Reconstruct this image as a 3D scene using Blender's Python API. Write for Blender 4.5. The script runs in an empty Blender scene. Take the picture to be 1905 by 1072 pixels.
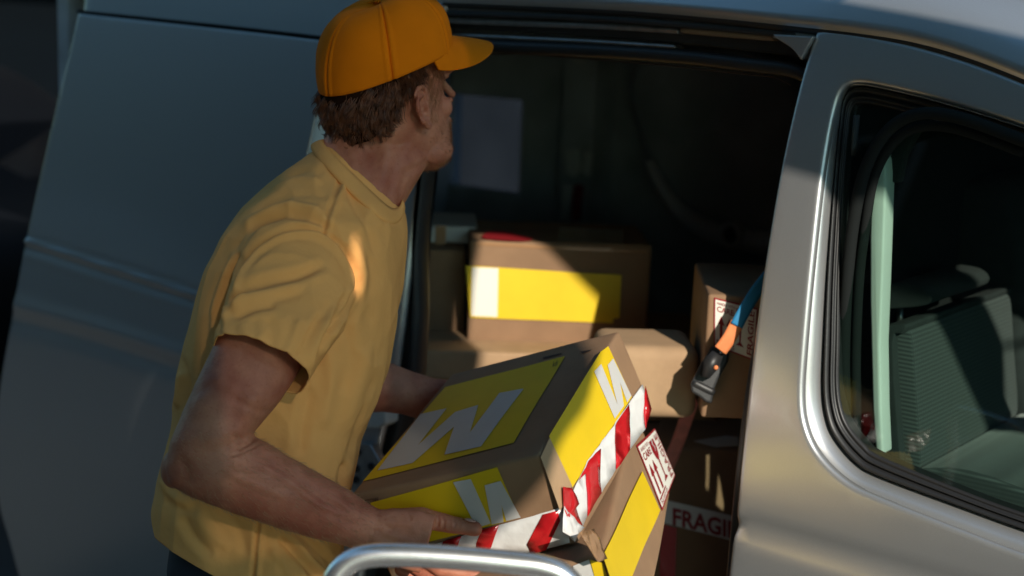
import bpy, bmesh, math, random
import numpy as np
from mathutils import Vector, noise
from mathutils.geometry import delaunay_2d_cdt
R = math.radians
random.seed(7); rng = np.random.default_rng(7)
sc = bpy.context.scene
col = sc.collection

# ------------------------------------------------------------------ camera
FPX, YAW, PITCH, ROLL = 2800.0, R(38), R(11.5), R(2.2)
CAM = np.array([0.0, -2.05, 1.82])
FH = np.array([-math.sin(YAW), math.cos(YAW), 0.0])
FW = FH * math.cos(PITCH) + np.array([0, 0, -math.sin(PITCH)])
R0 = np.array([math.cos(YAW), math.sin(YAW), 0.0])
U0 = np.cross(R0, FW)
RT = R0 * math.cos(ROLL) + U0 * math.sin(ROLL)
UP = U0 * math.cos(ROLL) - R0 * math.sin(ROLL)
cam_d = bpy.data.cameras.new('camera'); cam = bpy.data.objects.new('camera', cam_d); col.objects.link(cam)
from mathutils import Matrix
cam.matrix_world = Matrix(((RT[0], UP[0], -FW[0], CAM[0]), (RT[1], UP[1], -FW[1], CAM[1]), (RT[2], UP[2], -FW[2], CAM[2]), (0, 0, 0, 1)))
cam_d.sensor_width = 36; cam_d.lens = 36 * FPX / 1905
cam_d.clip_start = 0.05; cam_d.clip_end = 400
cam_d.dof.use_dof = True; cam_d.dof.focus_distance = 2.2; cam_d.dof.aperture_fstop = 2.6
sc.camera = cam
# ------------------------------------------------------------------ light
SUN_AZ, SUN_EL = R(58), R(27)          # azimuth measured from -y towards +x
SUN = np.array([math.sin(SUN_AZ) * math.cos(SUN_EL), -math.cos(SUN_AZ) * math.cos(SUN_EL), math.sin(SUN_EL)])
world = bpy.data.worlds.new('World'); sc.world = world; world.use_nodes = True
wn = world.node_tree; bg = wn.nodes['Background']
sky = wn.nodes.new('ShaderNodeTexSky'); sky.sky_type = 'NISHITA'; sky.sun_disc = False
sky.sun_elevation = SUN_EL; sky.sun_rotation = math.atan2(SUN[0], SUN[1])
sky.air_density = 1.3; sky.dust_density = 0.2; sky.ozone_density = 1.2
tint = wn.nodes.new('ShaderNodeMix'); tint.data_type = 'RGBA'; tint.blend_type = 'MULTIPLY'; tint.inputs[0].default_value = 1.0; tint.inputs[7].default_value = (0.66, 1.0, 1.08, 1)
wn.links.new(sky.outputs[0], tint.inputs[6]); wn.links.new(tint.outputs[2], bg.inputs[0]); bg.inputs[1].default_value = 0.145
sl = bpy.data.lights.new('sun', 'SUN'); sl.energy = 5.0; sl.angle = R(0.5); sl.color = (1.0, 0.915, 0.79)
so = bpy.data.objects.new('sun', sl); col.objects.link(so)
so.rotation_euler = Vector(SUN).to_track_quat('Z', 'Y').to_euler(); so.location = (3, -4, 8)
sc.view_settings.view_transform = 'Standard'; sc.view_settings.look = 'None'
sc.view_settings.exposure = 0.0; sc.view_settings.gamma = 1.0
sc.view_settings.use_curve_mapping = False

# ------------------------------------------------------------------ survey helpers: photograph pixel -> point in the place
def ray(px, py):
    return FW + RT * ((px - 952.5) / FPX) + UP * ((536 - py) / FPX)
def at_d(px, py, d): return CAM + ray(px, py) * d
def at_y(px, py, y):
    r = ray(px, py); return CAM + r * ((y - CAM[1]) / r[1])
def at_z(px, py, z):
    r = ray(px, py); return CAM + r * ((z - CAM[2]) / r[2])
def at_pl(px, py, p0, n):
    r = ray(px, py); return CAM + r * (np.dot(np.asarray(p0) - CAM, n) / np.dot(r, n))
def to_px(V):
    D = np.asarray(V) - CAM; d = D @ FW
    return np.stack([952.5 + FPX * (D @ RT) / d, 536 - FPX * (D @ UP) / d], -1)
def prof(z):                                   # cross-section of the van side: y of the skin at height z
    t = max(0.0, (z - 1.02) / 0.75)
    return 0.115 * t ** 1.7 + 0.05 * max(0.0, (0.75 - z)) ** 1.2
def at_side(px, py, off=0.0):
    y = off
    for _ in range(12):
        p = at_y(px, py, y); y = prof(p[2]) + off
    return at_y(px, py, y)

# ------------------------------------------------------------------ materials
def mat(name, base, rough=0.6, metal=0.0, coat=0.0, bump=None, var=0.0, vscale=8.0, sss=0.0, spec=0.5, trans=0.0, sheen=0.0, var2=None, coat_rough=0.05):
    m = bpy.data.materials.new(name); m.use_nodes = True
    nt = m.node_tree; b = nt.nodes['Principled BSDF']
    b.inputs['Base Color'].default_value = (*base, 1); b.inputs['Roughness'].default_value = rough
    b.inputs['Metallic'].default_value = metal; b.inputs['Coat Weight'].default_value = coat
    b.inputs['Coat Roughness'].default_value = coat_rough
    b.inputs['Specular IOR Level'].default_value = spec
    b.inputs['Transmission Weight'].default_value = trans
    b.inputs['Sheen Weight'].default_value = sheen
    if sss:
        b.inputs['Subsurface Weight'].default_value = sss; b.inputs['Subsurface Radius'].default_value = (0.012, 0.005, 0.003)
        b.inputs['Subsurface Scale'].default_value = 0.6
    tc = nt.nodes.new('ShaderNodeTexCoord')
    if var:
        nz = nt.nodes.new('ShaderNodeTexNoise'); nz.inputs['Scale'].default_value = vscale; nz.inputs['Detail'].default_value = 6
        nt.links.new(tc.outputs['Object'], nz.inputs['Vector'])
        rp = nt.nodes.new('ShaderNodeValToRGB')
        c2 = var2 if var2 else tuple(min(1, c * (1 + var)) for c in base)
        rp.color_ramp.elements[0].position = 0.3; rp.color_ramp.elements[1].position = 0.7
        rp.color_ramp.elements[0].color = (*[c * (1 - var) for c in base], 1); rp.color_ramp.elements[1].color = (*c2, 1)
        nt.links.new(nz.outputs['Fac'], rp.inputs[0]); nt.links.new(rp.outputs[0], b.inputs['Base Color'])
    if bump:
        sc_, st, dist = bump
        n2 = nt.nodes.new('ShaderNodeTexNoise'); n2.inputs['Scale'].default_value = sc_; n2.inputs['Detail'].default_value = 4
        nt.links.new(tc.outputs['Object'], n2.inputs['Vector'])
        bp = nt.nodes.new('ShaderNodeBump'); bp.inputs['Strength'].default_value = st; bp.inputs['Distance'].default_value = dist
        nt.links.new(n2.outputs['Fac'], bp.inputs['Height']); nt.links.new(bp.outputs[0], b.inputs['Normal'])
    return m
def node_of(m, kind): return [n for n in m.node_tree.nodes if n.bl_idname == kind]

M = {}
M['paint'] = mat('silver_paint', (0.47, 0.475, 0.48), 0.38, 0.70, 0.65, var=0.05, vscale=900, bump=(700, 0.12, 0.0004), coat_rough=0.13)
M['black'] = mat('black_rubber', (0.018, 0.018, 0.019), 0.45, bump=(120, 0.2, 0.001))
M['matte'] = mat('matte_rubber', (0.012, 0.014, 0.014), 0.9, spec=0.1)
M['trim'] = mat('dark_plastic', (0.022, 0.023, 0.025), 0.55, var=0.2, vscale=30, bump=(300, 0.2, 0.001))
M['steel'] = mat('zinc_steel', (0.42, 0.42, 0.41), 0.38, 0.9, var=0.2, vscale=40)
M['chrome'] = mat('polished_tube', (0.85, 0.85, 0.85), 0.27, 0.9, var=0.06, vscale=60, bump=(40, 0.08, 0.001))
M['inner'] = mat('grey_lining', (0.42, 0.45, 0.46), 0.7, var=0.25, vscale=6, bump=(60, 0.3, 0.002))
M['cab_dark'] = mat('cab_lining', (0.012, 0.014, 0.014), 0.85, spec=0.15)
M['wall_panel'] = mat('blue_grey_board', (0.20, 0.25, 0.33), 0.6, var=0.1, vscale=4)
M['inner_paint'] = mat('inner_paint', (0.7, 0.7, 0.7), 0.5, 0.2, var=0.15, vscale=5)
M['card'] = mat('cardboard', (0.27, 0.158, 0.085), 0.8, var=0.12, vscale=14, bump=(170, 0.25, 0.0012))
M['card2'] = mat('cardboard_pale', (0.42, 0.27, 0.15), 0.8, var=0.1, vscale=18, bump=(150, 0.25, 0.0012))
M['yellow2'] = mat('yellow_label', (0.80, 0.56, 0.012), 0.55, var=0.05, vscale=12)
M['white2'] = mat('white_label', (0.80, 0.78, 0.70), 0.55)
M['yellow'] = mat('yellow_print', (0.72, 0.49, 0.006), 0.55, var=0.05, vscale=12, bump=(160, 0.18, 0.001))
M['white'] = mat('white_print', (0.56, 0.545, 0.52), 0.55, var=0.04, vscale=12, bump=(160, 0.15, 0.001))
M['tapew'] = mat('white_tape', (0.75, 0.74, 0.72), 0.28, coat=0.3, bump=(50, 0.35, 0.004))
M['taper'] = mat('red_tape', (0.50, 0.012, 0.016), 0.25, coat=0.3, bump=(50, 0.35, 0.004))
M['red'] = mat('red_print', (0.30, 0.012, 0.018), 0.5)
M['ink'] = mat('brown_ink', (0.05, 0.025, 0.015), 0.7)
M['clear'] = mat('brown_tape', (0.36, 0.20, 0.10), 0.22, coat=0.4, bump=(45, 0.3, 0.003))
M['skin'] = mat('skin', (0.42, 0.185, 0.125), 0.55, sss=0.25, spec=0.35, bump=(260, 0.45, 0.0016))
def skin_tone(m):
    nt = m.node_tree; b = nt.nodes['Principled BSDF']; tc = [n for n in nt.nodes if n.bl_idname == 'ShaderNodeTexCoord'][0]
    def nz(sc_, lo, hi, c0, c1):
        n = nt.nodes.new('ShaderNodeTexNoise'); n.inputs['Scale'].default_value = sc_; n.inputs['Detail'].default_value = 5
        nt.links.new(tc.outputs['Object'], n.inputs['Vector']); r = nt.nodes.new('ShaderNodeValToRGB')
        r.color_ramp.elements[0].position = lo; r.color_ramp.elements[1].position = hi
        r.color_ramp.elements[0].color = (*c0, 1); r.color_ramp.elements[1].color = (*c1, 1)
        nt.links.new(n.outputs['Fac'], r.inputs[0]); return r
    a = nz(16, .35, .68, (.36, .115, .068), (.50, .215, .13)); f = nz(190, .60, .70, (1, 1, 1), (.86, .76, .70)); g = nz(60, .3, .7, (.90, .86, .84), (1.08, 1.06, 1.05))
    for src in (f, g):
        mx = nt.nodes.new('ShaderNodeMix'); mx.data_type = 'RGBA'; mx.blend_type = 'MULTIPLY'; mx.inputs[0].default_value = 1
        nt.links.new(a.outputs[0], mx.inputs[6]); nt.links.new(src.outputs[0], mx.inputs[7]); a = type('o', (), {'outputs': [mx.outputs[2]]})
    nt.links.new(a.outputs[0], b.inputs['Base Color'])
skin_tone(M['skin'])
M['shirt'] = mat('yellow_jersey', (0.82, 0.405, 0.13), 0.95, spec=0.12, var=0.05, vscale=9, bump=(14, 0.5, 0.012))
M['cap'] = mat('orange_twill', (0.74, 0.185, 0.002), 0.9, spec=0.12, var=0.07, vscale=14, bump=(1300, 0.3, 0.0008))
M['cap_under'] = mat('orange_thread', (0.62, 0.20, 0.006), 0.85)
M['hair'] = mat('brown_hair', (0.095, 0.030, 0.012), 0.42, var=0.5, vscale=110, var2=(0.20, 0.07, 0.028))
M['hair_base'] = mat('hair_root', (0.022, 0.009, 0.005), 0.95, spec=0.05)
M['hair2'] = mat('ginger_stubble', (0.26, 0.10, 0.035), 0.45)
M['armhair'] = mat('fair_arm_hair', (0.42, 0.24, 0.12), 0.4)
M['navy'] = mat('navy_cloth', (0.012, 0.016, 0.028), 0.85, var=0.2, vscale=30, bump=(600, 0.3, 0.001))
M['shoe'] = mat('shoe_leather', (0.02, 0.018, 0.016), 0.5)
M['eye'] = mat('eye_white', (0.5, 0.46, 0.43), 0.3)
M['iris'] = mat('iris', (0.05, 0.09, 0.11), 0.2)
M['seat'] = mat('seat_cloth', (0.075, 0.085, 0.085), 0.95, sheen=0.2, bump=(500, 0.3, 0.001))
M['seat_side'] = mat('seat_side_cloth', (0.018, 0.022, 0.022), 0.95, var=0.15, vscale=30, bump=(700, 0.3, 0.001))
M['pale'] = mat('pale_trim', (0.62, 0.64, 0.60), 0.6, var=0.04, vscale=10)
M['pink'] = mat('pink_webbing', (0.85, 0.27, 0.21), 0.7, var=0.12, vscale=60, bump=(500, 0.4, 0.001))
M['orange'] = mat('orange_webbing', (0.80, 0.25, 0.09), 0.7, var=0.08, vscale=60, bump=(500, 0.4, 0.001))
M['blue'] = mat('blue_webbing', (0.015, 0.20, 0.42), 0.6)
M['asphalt'] = mat('asphalt', (0.055, 0.054, 0.052), 0.9, var=0.35, vscale=3, bump=(90, 0.6, 0.01))
M['pave'] = mat('paving', (0.20, 0.19, 0.175), 0.9, var=0.2, vscale=4, bump=(60, 0.5, 0.006))
M['brickdark'] = mat('dark_render', (0.07, 0.06, 0.052), 0.9, var=0.3, vscale=2, bump=(20, 0.5, 0.01))
M['render'] = mat('pale_render', (0.30, 0.27, 0.23), 0.9, var=0.15, vscale=1.5, bump=(20, 0.4, 0.01))
M['stoneband'] = mat('stone_band', (0.22, 0.17, 0.13), 0.9, var=0.15, vscale=3)
M['winglass'] = mat('window_glass_dark', (0.008, 0.011, 0.014), 0.12, spec=0.4)
M['carblack'] = mat('black_car_paint', (0.003, 0.004, 0.006), 0.6, spec=0.15)
M['blocker_canvas'] = mat('teal_blocker_canvas', (0.03, 0.12, 0.135), 0.9, var=0.1, vscale=3)  # cloth of the added sail, teal to cool the fill light
M['bark'] = mat('bark', (0.07, 0.05, 0.035), 0.95, var=0.3, vscale=12, bump=(30, 0.8, 0.02))
M['wood'] = mat('plywood', (0.22, 0.14, 0.08), 0.7, var=0.2, vscale=6)
nt = M['paint'].node_tree; b_ = nt.nodes['Principled BSDF']; tc = [n for n in nt.nodes if n.bl_idname == 'ShaderNodeTexCoord'][0]
nw = nt.nodes.new('ShaderNodeTexNoise'); nw.inputs['Scale'].default_value = 3.0; nw.inputs['Detail'].default_value = 1.0
nt.links.new(tc.outputs['Object'], nw.inputs['Vector']); bw = nt.nodes.new('ShaderNodeBump'); bw.inputs['Strength'].default_value = 0.6; bw.inputs['Distance'].default_value = 0.012
nt.links.new(nw.outputs['Fac'], bw.inputs['Height']); nt.links.new(bw.outputs[0], b_.inputs['Coat Normal'])
# seat cloth: small woven check
nt = M['seat'].node_tree; b_ = nt.nodes['Principled BSDF']; tc = [n for n in nt.nodes if n.bl_idname == 'ShaderNodeTexCoord'][0]
ws = []
for dirn in ('Y', 'Z'):
    w = nt.nodes.new('ShaderNodeTexWave'); w.bands_direction = dirn; w.inputs['Scale'].default_value = 45; w.inputs['Distortion'].default_value = 0.3
    nt.links.new(tc.outputs['Object'], w.inputs['Vector']); ws.append(w)
mx = nt.nodes.new('ShaderNodeMath'); mx.operation = 'MULTIPLY'
nt.links.new(ws[0].outputs['Fac'], mx.inputs[0]); nt.links.new(ws[1].outputs['Fac'], mx.inputs[1])
rp = nt.nodes.new('ShaderNodeValToRGB'); rp.color_ramp.elements[0].color = (0.020, 0.025, 0.025, 1); rp.color_ramp.elements[1].color = (0.070, 0.082, 0.080, 1)
nt.links.new(mx.outputs[0], rp.inputs[0]); nt.links.new(rp.outputs[0], b_.inputs['Base Color'])
def glass(name, tint, refl=0.06):
    m = bpy.data.materials.new(name); m.use_nodes = True; nt = m.node_tree; nt.nodes.clear()
    o = nt.nodes.new('ShaderNodeOutputMaterial'); mix = nt.nodes.new('ShaderNodeMixShader')
    t = nt.nodes.new('ShaderNodeBsdfTransparent'); g = nt.nodes.new('ShaderNodeBsdfGlossy'); f = nt.nodes.new('ShaderNodeLayerWeight'); pw = nt.nodes.new('ShaderNodeMath'); ma = nt.nodes.new('ShaderNodeMath')
    t.inputs[0].default_value = (*tint, 1); g.inputs['Roughness'].default_value = 0.02; f.inputs[0].default_value = 0.5
    pw.operation = 'POWER'; pw.inputs[1].default_value = 5.0; ma.operation = 'MULTIPLY_ADD'; ma.inputs[1].default_value = 0.9; ma.inputs[2].default_value = 0.045
    nt.links.new(f.outputs['Facing'], pw.inputs[0]); nt.links.new(pw.outputs[0], ma.inputs[0])
    nt.links.new(ma.outputs[0], mix.inputs[0]); nt.links.new(t.outputs[0], mix.inputs[1]); nt.links.new(g.outputs[0], mix.inputs[2])
    nt.links.new(mix.outputs[0], o.inputs[0]); return m
M['glass'] = glass('green_tinted_glass', (0.66, 0.82, 0.75))
M['tint2'] = glass('blue_grey_glass', (0.22, 0.31, 0.46))
M['tint'] = glass('dark_tinted_glass', (0.10, 0.12, 0.16))

# ------------------------------------------------------------------ object helpers
ORG = {}
def thing(name, label, cat, loc=(0, 0, 0), group=None):
    o = bpy.data.objects.new(name, None); col.objects.link(o); o.location = loc; o.empty_display_size = 0.1
    o['label'] = label; o['category'] = cat
    if group: o['group'] = group
    ORG[o.name] = np.array(loc, float); return o
def origin(o): return ORG.get(o.name, np.zeros(3)) if o else np.zeros(3)
def obj(name, V, F, m, parent=None, smooth=True, loc=None, label=None, auto=None):
    org = origin(parent) if loc is None else np.asarray(loc, float)
    me = bpy.data.meshes.new(name); V = np.asarray(V, float) - org
    me.from_pydata(V.tolist(), [], [list(map(int, f)) for f in F] if not isinstance(F, np.ndarray) else F.tolist())
    me.update()
    if smooth: me.polygons.foreach_set('use_smooth', [True] * len(me.polygons))
    if m: me.materials.append(m)
    o = bpy.data.objects.new(name, me); col.objects.link(o)
    if parent: o.parent = parent; o.location = org - origin(parent)
    else: o.location = org
    ORG[o.name] = org
    if label: o['label'] = label
    if auto is not None:
        try: me.set_sharp_from_angle(angle=R(auto))
        except Exception: pass
    return o
def tag(o, label, cat, group=None):
    o['label'] = label; o['category'] = cat
    if group: o['group'] = group
    return o
def bevel(o, w, seg=2):
    b = o.modifiers.new('bevel', 'BEVEL'); b.width = w; b.segments = seg; b.limit_method = 'ANGLE'; return o
def join(*vfs):
    V, F, k = [], [], 0
    for v, f in vfs:
        V.append(np.asarray(v, float)); F += [[i + k for i in q] for q in f]; k += len(v)
    return np.concatenate(V), F
def boxvf(lo, hi):
    x0, y0, z0 = lo; x1, y1, z1 = hi
    V = [(x0,y0,z0),(x1,y0,z0),(x1,y1,z0),(x0,y1,z0),(x0,y0,z1),(x1,y0,z1),(x1,y1,z1),(x0,y1,z1)]
    return V, [(0,3,2,1),(4,5,6,7),(0,1,5,4),(1,2,6,5),(2,3,7,6),(3,0,4,7)]
def smooth_poly(P, k=6, closed=False):           # Catmull-Rom
    P = np.asarray(P, float); n = len(P); out = []
    rngi = range(n) if closed else range(n - 1)
    for i in rngi:
        if closed: a, b, c, d = P[(i-1) % n], P[i], P[(i+1) % n], P[(i+2) % n]
        else: a, b, c, d = P[max(i-1, 0)], P[i], P[i+1], P[min(i+2, n-1)]
        for j in range(k):
            t = j / k
            out.append(0.5 * ((2*b) + (-a+c)*t + (2*a-5*b+4*c-d)*t*t + (-a+3*b-3*c+d)*t**3))
    if not closed: out.append(P[-1])
    return np.array(out)
def loft(rings, cap=True, closed=True):
    n = len(rings[0]); V = np.concatenate([np.asarray(r, float) for r in rings]); F = []
    m = n if closed else n - 1
    for i in range(len(rings) - 1):
        for j in range(m):
            j2 = (j + 1) % n
            F.append((i*n+j, i*n+j2, (i+1)*n+j2, (i+1)*n+j))
    if cap and closed:
        F.append(tuple(range(n))[::-1]); F.append(tuple(range((len(rings)-1)*n, len(rings)*n)))
    return V, F
def tube(P, r, n=12, cap=True, flat=None):
    P = np.asarray(P, float); r = np.broadcast_to(np.asarray(r, float), (len(P),)); T = np.gradient(P, axis=0)
    T /= np.linalg.norm(T, axis=1)[:, None]
    u = np.cross(T[0], [0.13, 0.31, 0.94]); u /= np.linalg.norm(u); rings = []
    for i in range(len(P)):
        u = u - T[i] * np.dot(u, T[i]); u /= np.linalg.norm(u); v = np.cross(T[i], u)
        a = np.linspace(0, 2*np.pi, n, endpoint=False)
        rings.append(P[i] + r[i] * (np.cos(a)[:, None] * u + np.sin(a)[:, None] * v))
    return loft(rings, cap)
def capsule(P, r, n=14):                          # tube with round ends
    P = np.asarray(P, float); r = np.broadcast_to(np.asarray(r, float), (len(P),)).copy()
    t0 = (P[0]-P[1]) / np.linalg.norm(P[0]-P[1]); t1 = (P[-1]-P[-2]) / np.linalg.norm(P[-1]-P[-2])
    A = [P[0] + t0 * r[0] * math.sin(q) for q in (1.5, 1.2, 0.8, 0.4)]; ra = [r[0] * math.cos(q) for q in (1.5, 1.2, 0.8, 0.4)]
    B = [P[-1] + t1 * r[-1] * math.sin(q) for q in (0.4, 0.8, 1.2, 1.5)]; rb = [r[-1] * math.cos(q) for q in (0.4, 0.8, 1.2, 1.5)]
    return tube(np.array(A + list(P) + B), np.array(ra + list(r) + rb), n)
def ellipsoid(c, ax, n=20, m=14):                 # ax: three vectors
    V, F = [], []
    for i in range(m + 1):
        t = math.pi * min(max(i, 0.02), m - 0.02) / m
        for j in range(n):
            a = 2*math.pi*j/n
            V.append(np.asarray(c) + math.sin(t)*math.cos(a)*ax[0] + math.sin(t)*math.sin(a)*ax[1] + math.cos(t)*ax[2])
    for i in range(m):
        for j in range(n): F.append((i*n+j, (i+1)*n+j, (i+1)*n+(j+1)%n, i*n+(j+1)%n))
    F.append(tuple(range(n))); F.append(tuple(range(m*n, m*n+n))[::-1])
    return np.array(V), F
def resample(L, ds):
    L = np.asarray(L, float); C = np.concatenate([L, L[:1]]); s = np.concatenate([[0], np.cumsum(np.linalg.norm(np.diff(C, axis=0), axis=1))])
    t = np.arange(0, s[-1], s[-1] / max(8, round(s[-1]/ds)))
    return np.stack([np.interp(t, s, C[:, k]) for k in range(L.shape[1])], 1)
def in_poly(P, poly):
    x, y = P[:, 0], P[:, 1]; ins = np.zeros(len(P), bool); j = len(poly) - 1
    for i in range(len(poly)):
        xi, yi = poly[i]; xj, yj = poly[j]
        c = ((yi > y) != (yj > y)) & (x < (xj - xi) * (y - yi) / (yj - yi + 1e-30) + xi)
        ins ^= c; j = i
    return ins
def dist_line(P, line, closed=False):
    L = np.asarray(line, float); d = np.full(len(P), 1e9)
    n = len(L); rg = range(n) if closed else range(n - 1)
    for i in rg:
        a, b = L[i], L[(i+1) % n]; ab = b - a; t = np.clip(((P - a) @ ab) / (ab @ ab + 1e-20), 0, 1)
        d = np.minimum(d, np.linalg.norm(P - a - t[:, None] * ab, axis=1))
    return d
def fill2d(outline, holes=(), step=0.02, rings=()):  # triangulated region with inner points
    loops = [np.asarray(outline, float)] + [np.asarray(h, float) for h in holes]
    pts, edges = [], []
    for L in loops:
        k = len(pts); pts += L.tolist(); edges += [(k+i, k+(i+1) % len(L)) for i in range(len(L))]
    lo, hi = loops[0].min(0), loops[0].max(0)
    gx, gy = np.meshgrid(np.arange(lo[0], hi[0], step), np.arange(lo[1], hi[1], step * 0.9))
    gx[1::2] += step * 0.5
    G = [np.stack([gx.ravel(), gy.ravel()], 1)]
    for L in loops:
        for r_ in rings:
            T = np.roll(L, -1, 0) - np.roll(L, 1, 0); T /= np.linalg.norm(T, axis=1)[:, None] + 1e-12
            N = np.stack([-T[:, 1], T[:, 0]], 1); G += [L + N * r_, L - N * r_]
    out = []
    for gi, g in enumerate(G):
        ok = in_poly(g, loops[0])
        for h in loops[1:]: ok &= ~in_poly(g, h)
        g = g[ok]; d = np.full(len(g), 1e9)
        for L in loops: d = np.minimum(d, dist_line(g, L, True))
        lim = (max(rings) + step * 0.4 if rings else step * 0.35) if gi == 0 else 0.0012
        out.append(g[d > lim])
    pts += np.concatenate(out).tolist()
    r = delaunay_2d_cdt([Vector(p) for p in pts], edges, [], 0, 1e-6)
    V2 = np.array([tuple(v) for v in r[0]]); F = np.array([list(f) for f in r[2]])
    cen = V2[F].mean(1); ok = in_poly(cen, loops[0])
    for h in loops[1:]: ok &= ~in_poly(cen, h)
    F = F[ok].tolist()
    d = np.full(len(V2), 1e9)
    for L in loops: d = np.minimum(d, dist_line(V2, L, True))
    return V2, F, d
def solid(o, t, off=-1): s = o.modifiers.new('solid', 'SOLIDIFY'); s.thickness = t; s.offset = off; return o
def nrm(V, F):                                    # vertex normals
    V = np.asarray(V); N = np.zeros_like(V)
    A = np.array([[f[0], f[1], f[2]] for f in F]); n = np.cross(V[A[:, 1]] - V[A[:, 0]], V[A[:, 2]] - V[A[:, 0]])
    A4 = np.array([[f[0], f[1], f[2], f[-1]] for f in F])
    for k in range(4): np.add.at(N, A4[:, k], n)
    return N / (np.linalg.norm(N, axis=1)[:, None] + 1e-15)
def sculpt(V, F, strokes, front=True, N=None):     # folds and seams pressed into the surface along lines
    V = np.asarray(V, float).copy(); N = nrm(V, F) if N is None else N
    view = V - CAM; view /= np.linalg.norm(view, axis=1)[:, None]
    face = np.clip(-(N * view).sum(1) * 3, 0, 1) if front else np.ones(len(V))
    P = to_px(V); D = np.zeros(len(V))
    for s in strokes:
        pts, w, amp = smooth_poly(s[0], 5), s[1], s[2]
        lo, hi = pts.min(0) - 3*w, pts.max(0) + 3*w
        m = ((P > lo) & (P < hi)).all(1)
        if not m.any(): continue
        q = P[m]
        d = np.full(len(q), 1e9); tt = np.zeros(len(q)); side = np.zeros(len(q)); n = len(pts)
        for i in range(n - 1):
            a, b = pts[i], pts[i+1]; ab = b - a; t = np.clip(((q - a) @ ab) / (ab @ ab + 1e-9), 0, 1)
            e = q - a - t[:, None]*ab; di = np.linalg.norm(e, axis=1); k = di < d
            d[k] = di[k]; tt[k] = (i + t[k]) / (n - 1); side[k] = np.sign(ab[0]*e[k, 1] - ab[1]*e[k, 0])
        taper = np.clip(np.minimum(tt, 1 - tt) * 6, 0.0, 1) if len(s) < 4 or s[3] != 'full' else 1.0
        kind = s[4] if len(s) > 4 else 'ridge'
        if kind == 'step': p = np.exp(-(d / w) ** 2) * side * (d / w) * 1.6
        else: p = np.exp(-(d / w) ** 2) - 0.35 * np.exp(-((d - 1.7*w) / w) ** 2)
        D[m] += amp * p * taper
    return V + N * (D * face)[:, None]
def remesh(vfs, vox, it=4, lam=0.5):
    V, F = join(*vfs); me = bpy.data.meshes.new('tmp'); me.from_pydata(V.tolist(), [], F); me.update()
    bm = bmesh.new(); bm.from_mesh(me); bmesh.ops.recalc_face_normals(bm, faces=bm.faces); bm.to_mesh(me); bm.free()
    o = bpy.data.objects.new('tmp', me); col.objects.link(o)
    r = o.modifiers.new('r', 'REMESH'); r.mode = 'VOXEL'; r.voxel_size = vox
    dg = bpy.context.evaluated_depsgraph_get(); m2 = bpy.data.meshes.new_from_object(o.evaluated_get(dg))
    n = len(m2.vertices); V = np.empty(n*3); m2.vertices.foreach_get('co', V); V = V.reshape(-1, 3)
    q = np.empty(len(m2.loops), int); m2.loops.foreach_get('vertex_index', q); F = q.reshape(-1, 4)
    e = np.empty(len(m2.edges)*2, int); m2.edges.foreach_get('vertices', e); e = e.reshape(-1, 2)
    bpy.data.objects.remove(o); bpy.data.meshes.remove(me); bpy.data.meshes.remove(m2)
    V = relax(V, e, it, lam)
    return V, F, e
def relax(V, e, it, lam=0.5, w=None):
    V = V.copy(); deg = np.bincount(e.ravel(), minlength=len(V))[:, None].clip(1)
    for k in range(it):
        S = np.stack([np.bincount(e[:, 0], V[e[:, 1], c], len(V)) + np.bincount(e[:, 1], V[e[:, 0], c], len(V)) for c in range(3)], 1)
        d = (S / deg - V) * (lam if k % 2 == 0 else lam * 0.4)
        V += d if w is None else d * w[:, None]
    return V
def vnoise(V, s, seed=0.0): return np.array([noise.noise(Vector((p[0]*s + seed, p[1]*s - seed, p[2]*s + 2*seed))) for p in V])
def ring(L, Rr, d, th, n=44, p=2.2, dd=0.0):     # cross-section across a limb or the trunk
    a0, a1 = at_d(L[0], L[1], d - dd), at_d(Rr[0], Rr[1], d + dd); c = (a0 + a1)/2; a = (a1 - a0)/2
    b = c - CAM; b /= np.linalg.norm(b); ah = a/np.linalg.norm(a); b = b - ah*np.dot(b, ah); b *= th/np.linalg.norm(b)
    t = np.linspace(0, 2*np.pi, n, endpoint=False); cs, sn = np.cos(t), np.sin(t)
    return c + (np.sign(cs)*abs(cs)**(2/p))[:, None]*a + (np.sign(sn)*abs(sn)**(2/p))[:, None]*b
def px_prism(poly, y0, y1, k=0):                 # an outline on a plane along the van, with depth from y0 to y1
    poly = smooth_poly(poly, k, True) if k else np.asarray(poly, float)
    A = np.array([at_y(p[0], p[1], y0) for p in poly]); B = A.copy(); B[:, 1] = y1; n = len(A)
    F = [(i, (i+1) % n, n+(i+1) % n, n+i) for i in range(n)] + [tuple(range(n))[::-1], tuple(range(n, 2*n))]
    return np.concatenate([A, B]), F
def fixn(o):
    bm = bmesh.new(); bm.from_mesh(o.data); bmesh.ops.recalc_face_normals(bm, faces=bm.faces); bm.to_mesh(o.data); bm.free(); return o
# ================================================================== SETTING
def struct(o): o['kind'] = 'structure'; return o
def sheet(name, x0, x1, y0, y1, z, m, t=0.0):
    if t: V, F = boxvf((x0, y0, z - t), (x1, y1, z))
    else: V, F = [(x0,y0,z),(x1,y0,z),(x1,y1,z),(x0,y1,z)], [(0,1,2,3)]
    return struct(obj(name, V, F, m, smooth=False))
sheet('ground', -150, 150, -150, 150, -0.02, M['asphalt'])
sheet('road', -60, 60, -6.5, 2.2, 0.0, M['asphalt'])
sheet('pavement', -60, 60, 2.2, 5.2, 0.12, M['pave'], 0.14)
sheet('pavement', -60, 60, -9.5, -6.5, 0.12, M['pave'], 0.14)

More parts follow.
